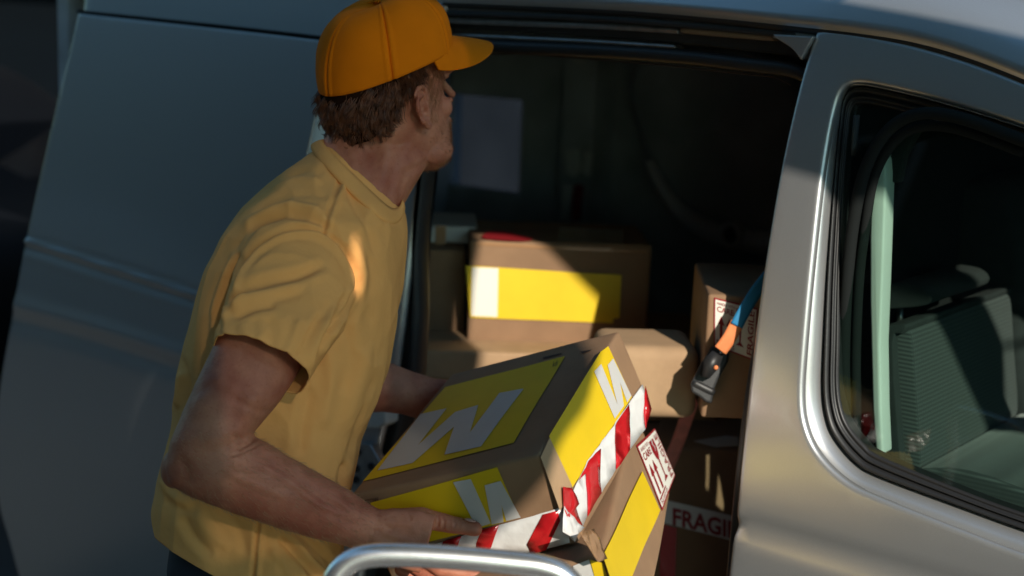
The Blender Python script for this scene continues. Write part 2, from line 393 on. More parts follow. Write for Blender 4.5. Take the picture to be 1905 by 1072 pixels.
def facade(name, label, x0, x1, y0, y1, h, m, floors, bays, face, win_w=1.2, win_h=1.7, base=3.2):
    """A terrace building; face = +1 looks towards +y, -1 towards -y."""
    t = thing(name, label, 'building', ((x0+x1)/2, (y0+y1)/2, 0))
    fixn(obj('wall', *boxvf((x0, y0, 0), (x1, y1, h)), m, t, smooth=False))
    yf = y1 if face > 0 else y0; s = face
    for k in range(floors):
        zb = base + k * 3.0
        bd = obj('stone_band', *boxvf((x0, min(yf, yf+s*.08), zb - 0.75), (x1, max(yf, yf+s*.08), zb - 0.5)), M['stoneband'], t, smooth=False)
        for i in range(bays):
            cx = x0 + (i + 0.5) * (x1 - x0) / bays
            fr = obj('window', *boxvf((cx-win_w/2, min(yf, yf+s*.06), zb), (cx+win_w/2, max(yf, yf+s*.06), zb+win_h)), M['white'], t, smooth=False)
            for q in (-1, 1):
                xa = cx + (q-1)*win_w/4 + .05; xb = xa + win_w/2 - .1
                obj('pane', *boxvf((xa, min(yf+s*.05, yf+s*.07), zb+.06), (xb, max(yf+s*.05, yf+s*.07), zb+win_h-.06)), M['winglass'], fr, smooth=False)
            obj('sill', *boxvf((cx-win_w/2-.1, min(yf, yf+s*.16), zb-.1), (cx+win_w/2+.1, max(yf, yf+s*.16), zb-.003)), M['stoneband'], fr, smooth=False)
    return t
bA = facade('street_building', 'dark rendered street building with stone bands seen beyond the back of the van', -34, -9.0, 5.4, 14, 11, M['brickdark'], 3, 9, -1)
for k in range(7):                                             # ground-floor shop front bands
    x0 = -33.5 + k * 3.5
    obj('shop_window', *boxvf((x0, 5.33, 0.5), (x0+2.9, 5.40, 2.1)), M['winglass'], bA, smooth=False)
obj('fascia', *boxvf((-34, 5.25, 2.16), (-9, 5.39, 2.42)), M['stoneband'], bA, smooth=False)
obj('awning_rail', *boxvf((-34, 5.2, 1.62), (-9, 5.3, 1.70)), M['steel'], bA, smooth=False)
facade('street_building', 'dark rendered terrace across the road with rows of sash windows', -60, 5, -20, -9.6, 10.5, M['brickdark'], 3, 21, 1)
facade('street_building', 'dark rendered block standing beside the van on the near pavement', -8.9, 30, 5.4, 14, 10, M['brickdark'], 3, 12, -1)

# ------------------------------------------------------------------ dark car parked behind the van
def parked_car(label, cx, cy, paint):
 car = thing('parked_car', label, 'car', (cx, cy, 0))
 prof_c = [(-2.1,.35),(-2.18,.6),(-2.1,.88),(-1.9,.95),(-1.3,1.0),(-.75,1.38),(-.3,1.45),(.6,1.44),(1.1,1.34),(1.75,1.0),(2.2,.9),(2.3,.7),(2.25,.38)]
 pc = smooth_poly(prof_c, 4); rings = []
 for yy, sc_ in ((-.84,.93),(-.88,.98),(-.8,1.0),(0,1.015),(.8,1.0),(.88,.98),(.84,.93)):
     top = np.clip((pc[:, 1]-.95)/.5, 0, 1)
     rings.append(np.stack([pc[:, 0]*sc_ + cx, cy + yy*(1-.22*top), .35+(pc[:, 1]-.35)*sc_], 1))
 fixn(obj('body', *loft(rings), paint, car, auto=40))
 obj('windscreen', [(cx+1.16,cy-.62,1.31),(cx+1.16,cy+.62,1.31),(cx+1.72,cy+.74,1.03),(cx+1.72,cy-.74,1.03)], [(0,1,2,3)], M['winglass'], car)
 for s in (-1, 1):
     fixn(obj('side_window', *boxvf((cx-.6,cy+s*.70-.01,1.0),(cx+1.0,cy+s*.70+.01,1.33)), M['winglass'], car))
     obj('headlight', *ellipsoid((cx+2.18,cy+s*.6,.72), [np.array([.06,0,0]),np.array([0,.18,0]),np.array([0,0,.08])]), M['steel'], car)
 for sx in (-1, 1):
     for s in (-1, 1):
         c = np.array((cx+sx*1.35, cy+s*.78, .32)); a = np.linspace(0, 2*np.pi, 25)[:-1]
         rr = [(.2,-.1),(.31,-.1),(.32,0),(.31,.1),(.2,.1)]
         w = obj('wheel', *loft([np.stack([c[0]+r_*np.cos(a), np.full(24, c[1]+y_), c[2]+r_*np.sin(a)], 1) for r_, y_ in rr]), M['black'], car)
         obj('rim', *loft([np.stack([c[0]+r_*np.cos(a), np.full(24, c[1]+s*y_), c[2]+r_*np.sin(a)], 1) for r_, y_ in ((.2,.085),(.19,.105),(.05,.09))]), M['steel'], w)
parked_car('black car parked behind the silver van, out of focus', -6.6, 0.98, M['carblack'])
M['carpale'] = mat('white_car_paint', (0.6, 0.6, 0.6), 0.3, coat=0.5)  # for the unseen cars added to reflect in the sliding door
parked_car('white car parked across the road in front of the dark terrace', -10.5, -5.3, M['carpale'])
parked_car('white car at the far end of the row across the road', -16.5, -5.3, M['carpale'])

# ================================================================== THE VAN
van = thing('delivery_van', 'silver delivery van with its side door slid open showing a dark cargo bay of boxes', 'van', (-1.4, 0.9, 0))
def skin_panel(name, px_out, holes_px, off, m, edge_r=0.012, step=0.02, extra=None, parent=van, thick=0.0012, strokes=None, k=4, xz_out=None, stretch=None):
    def uv(P): return np.array([at_side(p[0], p[1], off)[[0, 2]] for p in P])
    O = uv(smooth_poly(px_out, k, True)) if xz_out is None else xz_out
    H = [uv(smooth_poly(h, k, True)) for h in holes_px]
    if stretch: O = stretch(O); H = [stretch(h) for h in H]
    O = resample(O, .007); H = [resample(h, .007) for h in H]
    V2, F, d = fill2d(O, H, step, (edge_r*.12, edge_r*.35, edge_r*.7, edge_r*1.1))
    y = np.array([prof(z) for z in V2[:, 1]]) + off
    t = np.clip(d / edge_r, 0, 1); y += edge_r * (1 - np.sqrt(np.clip(1 - (1-t)**2, 0, 1)))
    V = np.stack([V2[:, 0], y, V2[:, 1]], 1)
    if extra is not None: V[:, 1] += extra(V)
    N = nrm(V, F)
    if N[:, 1].mean() > 0: F = [f[::-1] for f in F]; N = -N
    if strokes: V = sculpt(V, F, strokes, N=N)
    o = obj(name, V, F, m, parent); 
    s = o.modifiers.new('solid', 'SOLIDIFY'); s.thickness = thick; s.offset = -1
    return o
# front door -------------------------------------------------------
O1 = [(1566,171),(1590,157),(1640,163),(1750,190),(1905,238),(2050,292),(2200,360),(2260,425),(2282,600),(2275,1010),(2240,1085),(2100,1092),(1905,1030),(1800,990),(1640,927),(1578,897),(1528,850),(1502,800),(1493,740),(1499,640),(1512,500),(1531,330),(1550,220)]
O2 = [(1574,178),(1594,161),(1640,166),(1750,193),(1905,241),(2050,296),(2195,364),(2250,428),(2268,600),(2260,980),(2222,1045),(2100,1050),(1905,985),(1800,947),(1640,888),(1590,858),(1550,805),(1536,742),(1532,690),(1535,640),(1542,500),(1554,330),(1565,225)]
O2 = [O2[i] for i in (0,1,2,3,4,5,6,7,8,9,10,11,12,13,14,15,16,17,18,19,20,21,22)]
O2[15:] = [(1592,860),(1553,812),(1538,770),(1533,720),(1535,640),(1542,500),(1555,330),(1566,222)]
O3 = [(1584,206),(1597,195),(1640,200),(1750,228),(1905,276),(2050,330),(2180,390),(2225,440),(2240,600),(2232,950),(2195,1010),(2100,1020),(1905,955),(1800,917),(1640,850),(1606,825),(1578,790),(1565,755),(1560,710),(1561,640),(1563,500),(1571,330),(1579,235)]
fd_out = [(1512,74),(1514,62),(1522,55),(1540,52),(1570,55),(1620,64),(1700,82),(1800,112),(1905,152),(2050,215),(2200,290),(2330,380),(2460,520),(2500,800),(2500,1200),(2480,1700),(2300,1790),(1900,1650),(1500,1530),(1332,1470),(1318,1440),(1340,1200),(1356,1060),(1364,985),(1374,880),(1386,760),(1402,620),(1424,460),(1452,300),(1484,160),(1505,90)]
zc = 0.983
def crease(V):
    z = V[:, 2] - zc
    return 0.009*np.exp(-((z+0.012)/0.014)**2) + np.where(z < -0.012, -0.004, 0)*(1-np.exp(-((z+0.012)/0.014)**2))
def longer(P):                                  # the door runs on forward out of the picture
    P = np.array(P, float); k = P[..., 0] > -.55; P[..., 0] = np.where(k, -.55 + (P[..., 0]+.55)*7.5, P[..., 0]); return P
front_door = skin_panel('front_door', fd_out, [O1], 0.0, M['paint'], 0.010, 0.022, crease, stretch=longer)
def loop_pts(L, off): return longer([at_side(p[0], p[1], off) for p in smooth_poly(L, 5, True)])
A1, A2 = loop_pts(O1, 0.006), loop_pts(O2, 0.040)
mid = (A1 + A2)/2 + np.array([0, -0.0015, 0])
fl = obj('window_flange', *loft([A1 + [0, .012, 0], A1 + [0, .0015, 0], A1*0.93 + A2*0.07 + [0,-.001,0], mid, A2, A2 + [0, .012, 0]], cap=False), M['paint'], front_door)
A3 = loop_pts(O3, 0.048); B2 = loop_pts(O2, 0.034)
q = lambda t, dy: B2*(1-t) + A3*t + np.array([0, dy, 0])
sealo = obj('window_seal', *loft([q(0.0,.012), q(-.02,.002), q(.08,-.006), q(.26,-.008), q(.36,-.002), q(.42,.004), q(.48,-.003), q(.56,-.007), q(.66,-.004), q(.72,.003), q(.80,-.001), q(.93,.001), q(1.0,.006), q(1.03,.02)], cap=False), M['black'], front_door)
V2 = np.array([p[[0, 2]] for p in loop_pts(O3, 0.050)]); gv, gf, _ = fill2d(V2, (), 0.08)
g = obj('window_glass', np.stack([gv[:, 0], [prof(z)+.051 for z in gv[:, 1]], gv[:, 1]], 1), gf, M['glass'], front_door)
# body side behind the slid door -----------------------------------
rear_out = [(140,-60),(154,0),(140,70),(95,260),(50,450),(22,610),(5,720),(-4,820),(0,940),(34,1072),(60,1190),(120,1330),(420,1420),(640,1500),(650,1300),(668,1100),(690,900),(735,690),(765,450),(790,250),(806,120),(816,40),(822,-12),(600,-38),(300,-62)]
rear_side = skin_panel('rear_side_panel', rear_out, [], 0.0, M['paint'], 0.014, 0.03, k=3)
# sliding door, standing out from the side
sd_out = [(146,24),(151,25),(300,41),(450,57),(590,73),(601,76),(603,86),(598,150),(587,215),(572,285),(548,400),(520,560),(495,720),(480,860),(470,1000),(462,1130),(455,1300),(440,1330),(240,1270),(120,1235),(75,1180),(36,1076),(18,1010),(0,950),(-10,880),(-8,780),(4,690),(20,600),(45,462),(90,260),(126,110)]
sd_strokes = [([(30,440),(45,447),(140,478),(250,513),(372,553),(480,588)], 4.5, 0.0062, 'full'), ([(30,453),(45,460),(140,491),(250,526),(372,566),(480,601)], 7, -0.0040, 'full'),
    ([(0,570),(30,582),(150,615),(280,655),(400,695),(500,728)], 20, -0.0055, 'full', 'step')]
slide = skin_panel('sliding_door', sd_out, [], -0.09, M['paint'], 0.0045, 0.0085, k=3, strokes=sd_strokes, thick=0.002)
ts = np.array([at_side(p[0], p[1], -0.088) for p in smooth_poly([(146,22),(300,38),(450,54),(590,70),(604,74)], 5)])
obj('door_top_gap_shade', *tube(ts, .0042, 8), M['matte'], slide)  # black tube stands in for the shade in the gap above the door
V, F = [], []
e_px = [(603,86),(598,150),(587,215),(572,285),(548,400),(520,560),(495,720),(480,860),(470,1000),(462,1130),(455,1300)]
A = np.array([at_side(p[0], p[1], -0.083) for p in e_px])
obj('door_edge', *loft([A + [-.004, .004, 0], A + [.0, .004, 0], A + [0.004, .03, 0], A + [0.004, .066, 0], A + [-.03, .066, 0]], cap=False, closed=False), M['pale'], slide)
# upper side: gutter and roof
gut_px = [(-260,-66),(0,-52),(250,-37),(500,-22),(750,-7),(900,0),(1032,5),(1173,12),(1334,25),(1500,42),(1600,53),(1700,69),(1800,97),(1905,137),(2050,198),(2200,270),(2340,362)]
G = np.array([at_side(p[0], p[1], 0.0) for p in smooth_poly(gut_px, 4)])
offs = [(.012,-.03),(-.004,-.004),(-.008,.004),(-.004,.012),(.006,.03),(.02,.055),(.05,.085),(.10,.105),(.22,.125),(.5,.145),(.9,.15)]
lt = [G + np.array([0, a, b]) for a, b in offs]
fixn(obj('roof', *loft(lt, cap=False, closed=False), M['paint'], van))
gch = [G + np.array([0, a, b]) for a, b in ((-.001,-.006),(-.003,-.012),(.004,-.018),(.03,-.02),(.03,-.004))]
obj('roof_gutter', *loft(gch, cap=False, closed=False), M['black'], van)
def roofbar(dy, dz, r_): return tube(G[4:] + np.array([0, dy, dz]), r_, 8)
obj('roof_moulding', *roofbar(.085, .112, .009), M['black'], van)
# door opening: header rail layers, seal, edges
def strip(name, top, bot, y0, y1, m, k=4, bv=0.004):
    o = fixn(obj(name, *px_prism(np.concatenate([smooth_poly(top, k), smooth_poly(bot, k)[::-1]]), y0, y1), m, van, smooth=False)); 
    if bv: bevel(o, bv, 2)
    return o
strip('header_panel', [(780,8),(1000,16),(1250,32),(1520,56)], [(780,50),(1000,62),(1250,80),(1500,108)], .150, .19, M['trim'])
strip('guide_rail', [(800,30),(931,36),(1133,44),(1262,53)], [(800,42),(931,48),(1133,56),(1262,64)], .128, .16, M['steel'])
strip('rail_cover', [(800,18),(931,22),(1133,30),(1480,58)], [(800,29),(931,34),(1133,42),(1480,72)], .120, .16, M['trim'])
strip('rail_plate', [(1264,50),(1340,57),(1438,66)], [(1264,62),(1340,69),(1438,77)], .126, .16, M['wood'])
strip('guide_rail', [(800,60),(931,66),(1102,74),(1256,84)], [(800,66),(931,73),(1102,81),(1256,91)], .140, .17, M['steel'])
strip('jamb_corner', [(1437,64),(1470,66),(1512,68)], [(1444,72),(1472,90),(1490,112)], .10, .15, M['paint'], bv=0.002)
sp = smooth_poly([(764,700),(766,600),(764,500),(770,400),(784,260),(800,150),(810,100),(838,84),(931,88),(1102,96),(1253,107),(1380,122),(1450,131),(1486,146),(1500,175),(1495,260),(1475,390),(1450,560),(1430,720),(1416,870),(1402,1020),(1390,1170)], 6)
S = np.array([at_y(p[0], p[1], .105 if True else 0) for p in sp])
S[:, 1] = [prof(z) + .045 for z in S[:, 2]]
obj('door_seal', *tube(S, .0125, 10), M['black'], van)
sp2 = smooth_poly([(785,690),(787,600),(783,520),(788,440),(800,300),(826,112),(931,101),(1022,104),(1233,121),(1380,137),(1445,144),(1476,158)], 6)
S2 = np.array([at_y(p[0], p[1], .16) for p in sp2]); S2[:, 1] = [prof(z) + .06 for z in S2[:, 2]]
obj('seal_lip', *tube(S2, .0013, 6), M['ink'], van)
# rear jamb of the opening (what shows past the man's face)
jb = fixn(obj('rear_jamb', *px_prism([(790,120),(818,118),(784,330),(772,480),(768,700),(690,980),(640,1300),(600,1300),(660,900),(735,680),(765,440)], .03, .075, 2), M['trim'], van)); bevel(jb, .01)
# door hardware by the man's hip
hw = fixn(obj('hinge_plate', *px_prism([(650,832),(672,824),(688,828),(706,858),(700,880),(672,915),(650,912)], -.02, .0, 0), M['steel'], van, smooth=False)); bevel(hw, .002)
for p in ((664,842),(662,872),(662,893),(690,868)):
    c = at_y(p[0], p[1], -.022); a = np.linspace(0, 2*np.pi, 17)[:-1]
    obj('bolt_hole', *loft([np.stack([c[0]+r_*np.cos(a), np.full(16, c[1]+y_), c[2]+r_*np.sin(a)], 1) for r_, y_ in ((.0075,.001),(.0075,-.0015),(.004,-.0005))]), M['black'], hw)
lw = fixn(obj('latch_block', *px_prism([(672,764),(716,757),(716,790),(704,797),(668,797)], -.01, .03, 0), M['pale'], van, smooth=False)); bevel(lw, .004)
# cargo bay shell
fixn(obj('cargo_floor', *boxvf((-3.05, .10, .50), (-1.0, 1.62, .54)), M['wood'], van, smooth=False))
fixn(obj('sill', *boxvf((-2.1, .0, .40), (-1.1, .12, .50)), M['trim'], van, smooth=False))
fixn(obj('cargo_ceiling', *boxvf((-3.1, .19, 1.74), (-.97, 1.62, 1.76)), M['inner'], van, smooth=False))
# far wall with a tinted window, posts and a pressed recess
YW = 1.55
wx = [at_y(838,182,YW)[0], at_y(972,182,YW)[0]]; wz = [at_y(905,352,YW)[2], at_y(905,180,YW)[2]]
V2, F, d = fill2d([(-3.1,.5),(-.97,.5),(-.97,1.76),(-3.1,1.76)], [[(wx[0],wz[0]),(wx[1],wz[0]),(wx[1],wz[1]),(wx[0],wz[1])]], .06)
fw_ = obj('far_wall', np.stack([V2[:, 0], np.full(len(V2), YW), V2[:, 1]], 1), F, M['inner'], van); solid(fw_, .02)
obj('far_window', [(wx[0],YW+.012,wz[0]),(wx[1],YW+.012,wz[0]),(wx[1],YW+.012,wz[1]),(wx[0],YW+.012,wz[1])], [(0,1,2,3)], M['tint2'], van)
o = fixn(obj('wall_post', *px_prism([(1048,100),(1108,104),(1100,300),(1092,430),(1030,430),(1040,300)], 1.44, 1.55), M['inner'], van, smooth=False)); bevel(o, .012)
for poly in ([(1062,100),(1084,100),(1090,112),(1076,122),(1062,116)], [(1052,280),(1072,276),(1076,318),(1066,330),(1052,322)], [(1084,282),(1098,286),(1094,330),(1082,322)], [(1046,340),(1064,344),(1056,410),(1040,410)]):
    o = fixn(obj('post_bracket', *px_prism(poly, 1.425, 1.445), M['pale'], van, smooth=False)); bevel(o, .004)
o = fixn(obj('red_tie', *px_prism([(1068,345),(1080,345),(1076,410),(1062,412)], 1.425, 1.437), M['red'], van))
rib = smooth_poly([(1208,300),(1222,330),(1250,375),(1290,412),(1340,436),(1400,448),(1470,455)], 5)
RB = np.array([at_y(p[0], p[1], 1.30) for p in rib])
obj('pressed_rib', *tube(RB, np.linspace(.014, .032, len(RB)), 12), M['inner_paint'], van)
c = at_y(1357, 438, 1.265); a = np.linspace(0, 2*np.pi, 21)[:-1]
obj('rib_hole', *loft([np.stack([c[0]+r_*np.cos(a), np.full(20, c[1]+y_), c[2]+r_*np.sin(a)], 1) for r_, y_ in ((.034,.02),(.034,0),(.024,-.004),(.02,.02))]), M['inner_paint'], van)
obj('hole_plug', *ellipsoid(c + [0,.008,0], [np.array([.022,0,0]),np.array([0,.006,0]),np.array([0,0,.022])]), M['black'], van)
o = fixn(obj('far_door_lining', *px_prism([(1180,110),(1470,130),(1460,470),(1340,450),(1260,400),(1200,300)], 1.35, 1.5, 3), M['inner'], van)); bevel(o, .03, 3)
# bay rear and bulkhead behind the seats
fixn(obj('rear_lining', *boxvf((-3.12, .14, .5), (-3.08, 1.6, 1.76)), M['inner'], van, smooth=False))
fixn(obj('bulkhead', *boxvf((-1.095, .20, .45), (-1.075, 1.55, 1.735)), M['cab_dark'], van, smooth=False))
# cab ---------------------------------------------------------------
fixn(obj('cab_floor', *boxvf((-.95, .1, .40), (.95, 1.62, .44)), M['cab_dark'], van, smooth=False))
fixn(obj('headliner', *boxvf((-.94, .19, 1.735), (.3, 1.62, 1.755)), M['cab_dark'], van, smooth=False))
fixn(obj('dashboard', *boxvf((.55, .12, .7), (.95, 1.5, 1.15)), M['trim'], van, smooth=False))
def band(name, pts, y, r_, m, k=6, flat=1.0):
    P = np.array([at_y(p[0], p[1], y) for p in smooth_poly(pts, k)])
    return obj(name, *tube(P, r_, 10), m, van)
band('inner_door_seal', [(1560,900),(1572,800),(1570,660),(1576,520),(1590,400),(1612,310),(1650,245),(1705,213),(1780,218),(1905,262),(2100,335)], .085, .0095, M['matte'])
band('inner_door_seal', [(1580,900),(1592,800),(1592,660),(1598,520),(1610,420),(1626,330),(1660,268),(1705,238),(1780,240),(1905,284)], .105, .008, M['matte'])
o = fixn(obj('pillar_trim', *px_prism([(1621,340),(1628,300),(1637,281),(1646,298),(1648,325),(1643,480),(1637,640),(1639,760),(1643,846),(1629,846),(1623,760),(1618,560),(1618,440)], .125, .16), M['pale'], van)); bevel(o, .004, 3)
o = fixn(obj('upper_trim', *px_prism([(1650,340),(1656,290),(1676,250),(1700,228),(1728,222),(1706,248),(1682,290),(1672,340)], .15, .17, 0), M['seat_side'], van)); bevel(o, .003)
o = fixn(obj('quarter_trim', *px_prism([(1587,215),(1592,215),(1587,270),(1583,290)], .075, .09, 0), M['seat_side'], van))
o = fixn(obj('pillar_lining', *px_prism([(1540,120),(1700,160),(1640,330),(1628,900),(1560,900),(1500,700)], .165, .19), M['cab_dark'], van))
seat_back = fixn(obj('seat_backrest', *px_prism([(1652,640),(1670,619),(1688,614),(1697,640),(1704,740),(1712,860),(1694,878),(1668,862)], .22, .66, 3), M['seat'], van)); bevel(seat_back, .018, 3)
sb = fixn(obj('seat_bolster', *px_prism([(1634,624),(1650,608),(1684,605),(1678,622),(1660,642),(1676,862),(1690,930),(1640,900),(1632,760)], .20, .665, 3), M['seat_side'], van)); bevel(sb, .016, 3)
cu = fixn(obj('seat_cushion', *px_prism([(1692,886),(1730,872),(1800,876),(1900,910),(2020,960),(2110,1010),(2090,1100),(1800,1080),(1700,1000)], .21, .67, 2), M['seat'], van)); bevel(cu, .02, 3)
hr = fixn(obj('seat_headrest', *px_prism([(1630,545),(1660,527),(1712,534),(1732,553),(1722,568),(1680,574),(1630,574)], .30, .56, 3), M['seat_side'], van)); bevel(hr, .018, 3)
obj('headrest_post', *tube(np.array([at_y(1675, 570, .36), at_y(1674, 618, .36)]), .006, 10), M['steel'], hr)
obj('post_collar', *tube(np.array([at_y(1672, 600, .36), at_y(1673, 612, .36)]), .022, 14), M['trim'], hr)
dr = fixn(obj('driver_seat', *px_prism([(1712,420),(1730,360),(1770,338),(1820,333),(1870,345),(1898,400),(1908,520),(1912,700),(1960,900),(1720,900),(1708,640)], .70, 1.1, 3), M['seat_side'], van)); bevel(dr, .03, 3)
band('belt', [(1676,262),(1700,300),(1722,335),(1712,400),(1690,460)], .62, .009, M['seat_side'])
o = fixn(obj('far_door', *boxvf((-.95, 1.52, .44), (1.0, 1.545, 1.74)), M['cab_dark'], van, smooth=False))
# end pieces so that the van is whole: nose, underbody, wheels
nose = [(.9,.44,1.30),(1.25,.42,1.05),(1.5,.40,.85),(1.52,.3,.5)]
fixn(obj('bonnet', *loft([np.array([(x, .06, z0), (x, .10, z1), (x, .9, z1+.05), (x, 1.55, z1), (x, 1.62, z0)]) for x, z0, z1 in ((.92,.35,1.12),(1.2,.35,1.05),(1.5,.35,.92),(1.6,.38,.7))]), M['paint'], van))
obj('windscreen', [(.93,.14,1.12),(.93,1.6,1.12),(.1,1.45,1.74),(.1,.22,1.74)], [(0,1,2,3)], M['tint'], van)
fixn(obj('underbody', *boxvf((-3.05, .12, .22), (1.4, 1.6, .40)), M['trim'], van, smooth=False))
fixn(obj('far_side_panel', *boxvf((-3.14, 1.62, .3), (.95, 1.66, 1.15)), M['paint'], van, smooth=False))
fixn(obj('tailgate', *boxvf((-3.16, .1, .3), (-3.125, 1.62, 1.1)), M['paint'], van, smooth=False))
for x in (-2.55, .75):
    for s, y in ((-1, .13), (1, 1.55)):
        a = np.linspace(0, 2*np.pi, 33)[:-1]
        w = fixn(obj('wheel', *loft([np.stack([x+r_*np.cos(a), np.full(32, y+y_), .31+r_*np.sin(a)], 1) for r_, y_ in ((.19,-.1),(.29,-.1),(.31,-.06),(.31,.06),(.29,.1),(.19,.1))]), M['black'], van))
        fixn(obj('rim', *loft([np.stack([x+r_*np.cos(a), np.full(32, y+s*y_), .31+r_*np.sin(a)], 1) for r_, y_ in ((.19,.08),(.18,.1),(.09,.07),(.05,.09))]), M['steel'], w))
# ================================================================== BOXES
def cam2w(v): return RT*v[0] - UP*v[1] + FW*v[2]      # right, down, away
def warp(V, amp=0.0012, s=6.0, seed=0.0):
    V = np.asarray(V, float)
    D = np.array([noise.noise_vector(Vector((p[0]*s+seed, p[1]*s, p[2]*s-seed))) for p in V]) + 0.25*np.array([noise.noise_vector(Vector((p[0]*s*2+seed, p[1]*s*2, p[2]*s*2))) for p in V])
    return V + D * amp
def rbox(corner, ax, L, r=0.005, ds=0.02):
    """Box from a corner along three unit axes, with softly rounded edges."""
    def ticks(l):
        n = max(2, int((l-2*r)/ds)); return np.concatenate([[0, r*.3, r*.65], np.linspace(r, l-r, n+1), [l-r*.65, l-r*.3, l]])
    T = [ticks(l) for l in L]; V, F = [], []
    for k in range(3):
        i, j = (k+1) % 3, (k+2) % 3
        for side in (0, 1):
            base = len(V)
            for a in T[i]:
                for b in T[j]:
                    p = [0, 0, 0]; p[i] = a; p[j] = b; p[k] = L[k]*side; V.append(p)
            n, m = len(T[i]), len(T[j])
            for a in range(n-1):
                for b in range(m-1):
                    q = (base+a*m+b, base+(a+1)*m+b, base+(a+1)*m+b+1, base+a*m+b+1); F.append(q if side else q[::-1])
    V = np.array(V); lo = np.full(3, r); hi = np.array(L) - r; c = np.clip(V, lo, hi); d = V - c
    n = np.linalg.norm(d, axis=1)[:, None]; V = np.where(n > 1e-9, c + d/np.maximum(n, 1e-9)*r, V)
    key = {}; idx = np.empty(len(V), int); out = []
    for i, p in enumerate(np.round(V, 5)):
        t = tuple(p)
        if t not in key: key[t] = len(out); out.append(V[i])
        idx[i] = key[t]
    F = [tuple(dict.fromkeys(idx[list(f)])) for f in F]; F = [f for f in F if len(f) > 2]
    V = np.array(out); A = np.array(ax); W = np.asarray(corner) + V @ A
    if np.linalg.det(A) < 0: F = [f[::-1] for f in F]
    return W, F
def flat(name, polys, p0, n, m, parent, off=0.0008, thick=0.0, seed=0.0, amp=0.0012, step=0.02, crumple=0.0, k=0):
    """Printed or stuck-on pieces lying on a face, outlines taken on that face."""
    n = np.asarray(n)/np.linalg.norm(n); 
    if np.dot(n, CAM - p0) < 0: n = -n
    e1 = np.cross(n, [0, 0, 1.0] if abs(n[2]) < .95 else [1.0, 0, 0]); e1 /= np.linalg.norm(e1); e2 = np.cross(n, e1); vf = []
    for poly in polys:
        poly = smooth_poly(poly, k, True) if k else poly
        P = np.array([at_pl(p[0], p[1], p0, n) for p in poly]) - p0
        Q = resample(np.stack([P @ e1, P @ e2], 1), .012) if k else np.concatenate([np.linspace(a, b, max(2, int(np.linalg.norm(b-a)/.015)), endpoint=False) for a, b in zip(np.stack([P @ e1, P @ e2], 1), np.roll(np.stack([P @ e1, P @ e2], 1), -1, 0))])
        v, f, _ = fill2d(Q, (), step); W = p0 + v[:, :1]*e1 + v[:, 1:]*e2 + n*off
        if crumple: W = W + n * (np.abs(vnoise(W, 55, seed)) * crumple)[:, None]
        A, B, C = W[f[0][0]], W[f[0][1]], W[f[0][2]]
        if np.dot(np.cross(B-A, C-A), n) < 0: f = [q[::-1] for q in f]
        vf.append((W, f))
    V, F = join(*vf); o = obj(name, warp(V, amp, seed=seed), F, m, parent, smooth=crumple > 0)
    if thick: solid(o, thick, 1)
    return o
FONT = {}
def text_mesh(s, weight=0.0):
    c = bpy.data.curves.new('lettering', 'FONT'); c.body = s; c.offset = weight; c.resolution_u = 3
    o = bpy.data.objects.new('lettering', c); col.objects.link(o); dg = bpy.context.evaluated_depsgraph_get(); dg.update()
    me = bpy.data.meshes.new_from_object(o.evaluated_get(dg)); V = np.array([tuple(v.co)[:2] for v in me.vertices]); F = [tuple(p.vertices) for p in me.polygons]
    bpy.data.objects.remove(o); bpy.data.meshes.remove(me); V = (V - V.min(0)) / (V.max(0) - V.min(0)); return V, F
def lettering(name, s, quad, p0, n, m, parent, off=0.0016, weight=0.015, seed=0.0, amp=0.0012):
    """Lettering set into a four-cornered patch (top left, top right, bottom right, bottom left) of a face."""
    n = np.asarray(n)/np.linalg.norm(n)
    if np.dot(n, CAM - p0) < 0: n = -n
    V, F = text_mesh(s, weight); q = np.array(quad, float); u, v = V[:, :1], V[:, 1:]
    P = (q[0]*(1-u) + q[1]*u)*v + (q[3]*(1-u) + q[2]*u)*(1-v)
    W = np.array([at_pl(p[0], p[1], p0, n) for p in P]) + n*off
    A = W[list(F[0][:3])]
    if np.dot(np.cross(A[1]-A[0], A[2]-A[0]), n) < 0: F = [f[::-1] for f in F]
    return obj(name, warp(W, amp, seed=seed), F, m, parent, smooth=False)

# --- the two boxes in the man's hands ------------------------------------------------
a1 = cam2w((.8555, -.2376, -.4601)); a2 = cam2w((.3428, -.4063, .847)); a3 = cam2w((.3882, .8823, .2661))
Bc = at_d(1002, 846, 2.05); L1, L2, L3 = .319, .392, .146
Ac = Bc - a1*L1
hb = thing('cardboard_box', 'upper parcel in the man\'s hands, yellow with white zigzag marks and striped tape', 'box', Ac, 'boxes carried by the man')
V, F = rbox(Ac, (a1, a2, a3), (L1, L2, L3), 0.006, .012)
V = warp(V)
obj('carton', V, F, M['card'], hb)
nT, nF, nR = -a3, -a2, a1
flat('yellow_print', [[(829,722),(1052,665),(956,826),(676,897)]], Bc, nT, M['yellow'], hb, .0016)
flat('white_mark', [[(703.6,877.9),(783.3,772.9),(832.3,762.6),(779.1,830.9),(847.7,769.3),(891.1,756.1),(875.7,807.9),(930.4,733.7),(975.4,725.5),(896,833.8),(828.1,848.8),(846.3,796.7),(769.3,863.9)]], Bc, nT, M['white'], hb, .0026)
flat('yellow_print', [[(690,934),(925,868),(967,963),(895,982),(780,1012),(715,1026)]], Bc, nF, M['yellow'], hb, .0016)
flat('white_mark', [[(843,895),(876,889),(914,972),(895,978),(878,962)], [(902,901),(932,893),(970,962),(943,968),(934,938),(938,970),(916,974)]], Bc, nF, M['white'], hb, .0026)
flat('yellow_print', [[(1019,812),(1116,655),(1130,645),(1174,739),(1095,858),(1063,908)]], Bc, nR, M['yellow'], hb, .0016)
